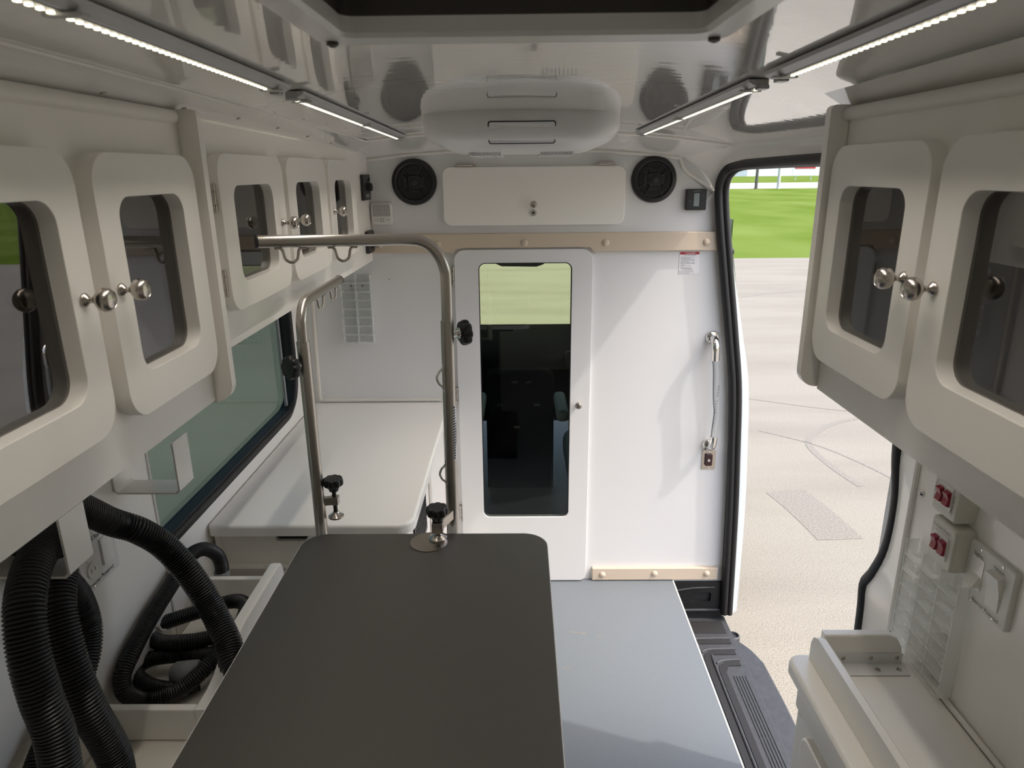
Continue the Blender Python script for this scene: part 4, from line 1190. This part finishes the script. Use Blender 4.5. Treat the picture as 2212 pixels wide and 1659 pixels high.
b = B(); b.cyl((c2.x, c2.y, .975), (0, 0, 1), .0055, .07, 12); mk('clamp_screw', b, 'black', t)
b = B(); b.lathe([(.020, 0), (.020, .004), (.014, .008), (.009, .012), (.007, .016)], (c2.x, c2.y, .964), (0, 0, 1), 28); mk('clamp_foot', b, 'nickel', t, 40)
star_knob('clamp_knob', (c2.x, c2.y, 1.052), (0, 0, 1), .026, .022, t)
b = B(); b.lathe([(.011, 0), (.015, .010), (.016, .014)], (c2.x, c2.y, 1.038), (0, 0, 1), 16); mk('knob_neck', b, 'black', t)
b = B(); b.box(-.565, -.445, 1.585, 1.64, .892, .899, .002); mk('clamp_plate', b, 'steel', t)

# ================================================================== right-hand unit
t = thing('side_unit', 'white side unit with a raised-rim tray top by the sliding door', 'cabinet', (.74, .6, 0))
b = B(); b.box(.625, .862, YR+.01, 1.296, .001, .745, .004); mk('carcass', b, 'white', t)
for k, (ya, yb) in enumerate(((.70, 1.225), (.12, .66))):
    b = B(); b.slab(rr(ya, yb, .06, .655, .035), ON_RIGHT(.625), .0005, .020, .006); d = mk('door', b, 'white', t, 40)
    b = B(); b.tube(smooth_path([(.598, ya+.02, .60), (.598, ya+.02, .50)], 4), .005, 8); mk('pull', b, 'nickel', d)
b = B(); b.slab(rr(.45, 1.285, .667, .742, .008), ON_RIGHT(.625), .0005, .012, .004); mk('drawer', b, 'white', t)
b = B(); b.lathe([(.012, 0), (.012, .004), (.008, .008), (.001, .009)], (.624, 1.262, .668), (-1, 0, 0), 18); mk('cover_cap', b, 'ivory', t)
b = B(); b.slab(rr(YR+.01, 1.325, .594, .864, (.012, .032, .012, .012), 6), lambda u, v, d: Vector((v, u, .745+d)), .0005, .030, .010); mk('ledge', b, 'white', t)
# tray rims
b = B(); b.slab([(YR+.01, .776), (1.306, .776), (1.306, .818), (1.296, .838), (1.276, .848), (YR+.01, .848)], lambda u, v, d: Vector((.640+d, u, v)), 0, .020, .006); mk('tray_rim', b, 'white', t, 40)
b = B(); b.slab([(.661, .776), (.836, .776), (.836, .790), (.832, .815), (.820, .837), (.800, .848), (.661, .848)], ON_FRONT(1.308), 0, .020, .006); mk('tray_end', b, 'white', t, 40)
b = B(); b.box(.690, .834, 1.2855, 1.2875, .777, .803, .0005); b.box(.690, .834, 1.248, 1.2875, .776, .778, .0005); br = mk('angle_bracket', b, 'white_panel', t)
for x in (.705, .765, .822):
    b = B(); b.lathe([(.005, 0), (.004, .002), (.0025, .003), (.0002, .001)], (x, 1.2855, .792), (0, -1, 0), 12); sw = mk('rivet', b, 'nickel', br)
for x in (.772, .818):
    b = B(); b.lathe([(.006, 0), (.005, .0015), (.001, .002)], (x, 1.265, .778), (0, 0, 1), 12); mk('rivet', b, 'nickel', br)
b = B(); b.tube([(.862, YR+.02, .7815), (.862, 1.28, .7815)], .006, 8); mk('wall_bead', b, 'trim', t)

# wall switches on the right
WRf = ON_RIGHT(XR)
def switchbox(lab, yc, zc, texts):
    t = thing('switch_box', lab, 'switch', (XR, yc, zc-.04))
    b = B(); b.slab(rr(yc-.040, yc+.040, zc-.046, zc+.046, .008), WRf, .0005, .040, .006); mk('box', b, 'almond', t, 40)
    fr = .0405
    b = B(); b.slab(rr(yc-.024, yc+.022, zc-.028, zc+.022, .002), WRf, .040, .0425, .0008); mk('bezel', b, 'plate_white', t)
    for dy in (-.013, .011):
        fn = lambda u, v, d: Vector((XR-d, u, v))
        b = B(); prof = [(.0425, zc-.018), (.0500, zc-.016), (.0470, zc-.002), (.0520, zc+.010), (.0425, zc+.013)]
        b.slab([(q[0], q[1]) for q in prof], lambda u, v, d: Vector((XR-u, d, v)), yc+dy-.0075, yc+dy+.0075); mk('rocker', b, 'red', t, 20)
    for s, u, v, size, rot in texts:
        text(s, WRf, yc+u, zc+v, .0428, size, 'ink', t, rot=rot, flip=-1)
switchbox('ivory box with two red rockers, the upper of two beside the doorway', 1.240, 1.208, [('Exhaust Fan', .030, -.002, .0085, math.pi/2), ('Tank Heater', -.030, -.010, .0085, math.pi/2)])
switchbox('ivory box with two red rockers, the lower of two above the clear rack', 1.228, 1.108, [('Furnace', .013, .032, .0085, 0), ('Dryers', -.016, .032, .0085, 0)])
t = thing('light_switch_plate', 'wide ivory plate with a toggle and a large rocker on the right wall', 'switch', (XR, 1.13, 1.03))
b = B(); b.slab(rr(1.062, 1.190, 1.022, 1.142, .006), WRf, .0005, .010, .004); mk('plate', b, 'plate_white', t, 40)
b = B(); b.slab(rr(1.140, 1.174, 1.055, 1.118, .002), WRf, .010, .0115); mk('bezel', b, 'white', t)
b = B(); b.slab([(.0115, 1.060), (.024, 1.063), (.0115, 1.085)], lambda u, v, d: Vector((XR-u, d, v)), 1.144, 1.170); mk('toggle', b, 'white', t, 0)
b = B(); b.slab([(.010, 1.046), (.012, 1.046), (.014, 1.08), (.022, 1.114), (.010, 1.118)], lambda u, v, d: Vector((XR-u, d, v)), 1.086, 1.120); mk('rocker', b, 'white', t, 0)
text('Lights', WRf, 1.157, 1.124, .0125, .011, 'ink', t, flip=-1)
text('Vacuum', WRf, 1.100, 1.126, .0125, .0095, 'ink', t, flip=-1)
text('Inverter Powered', WRf, 1.115, 1.034, .0125, .0105, 'ink', t, flip=-1)
for y, z in ((1.155, 1.135), (1.095, 1.135), (1.155, 1.028), (1.095, 1.028)):
    b = B(); b.lathe([(.0028, 0), (.0028, .001), (.001, .0015)], (XR-.010, y, z), (-1, 0, 0), 10); mk('screw', b, 'chrome', t)
b = B(); b.lathe([(.008, 0), (.008, .003), (.004, .007), (.001, .008)], (XR-.0005, 1.375, 1.145), (-1, 0, 0), 14)
tag(mk('cap_screw', b, 'chrome'), 'single domed screw in the right wall beside the upper switch box', 'screw')
rack('comb_rack', 'clear acrylic rack with three columns on the wall above the tray', WRf, 1.165, 1.352, .790, 1.048, 3, 7, .030, -1, False)
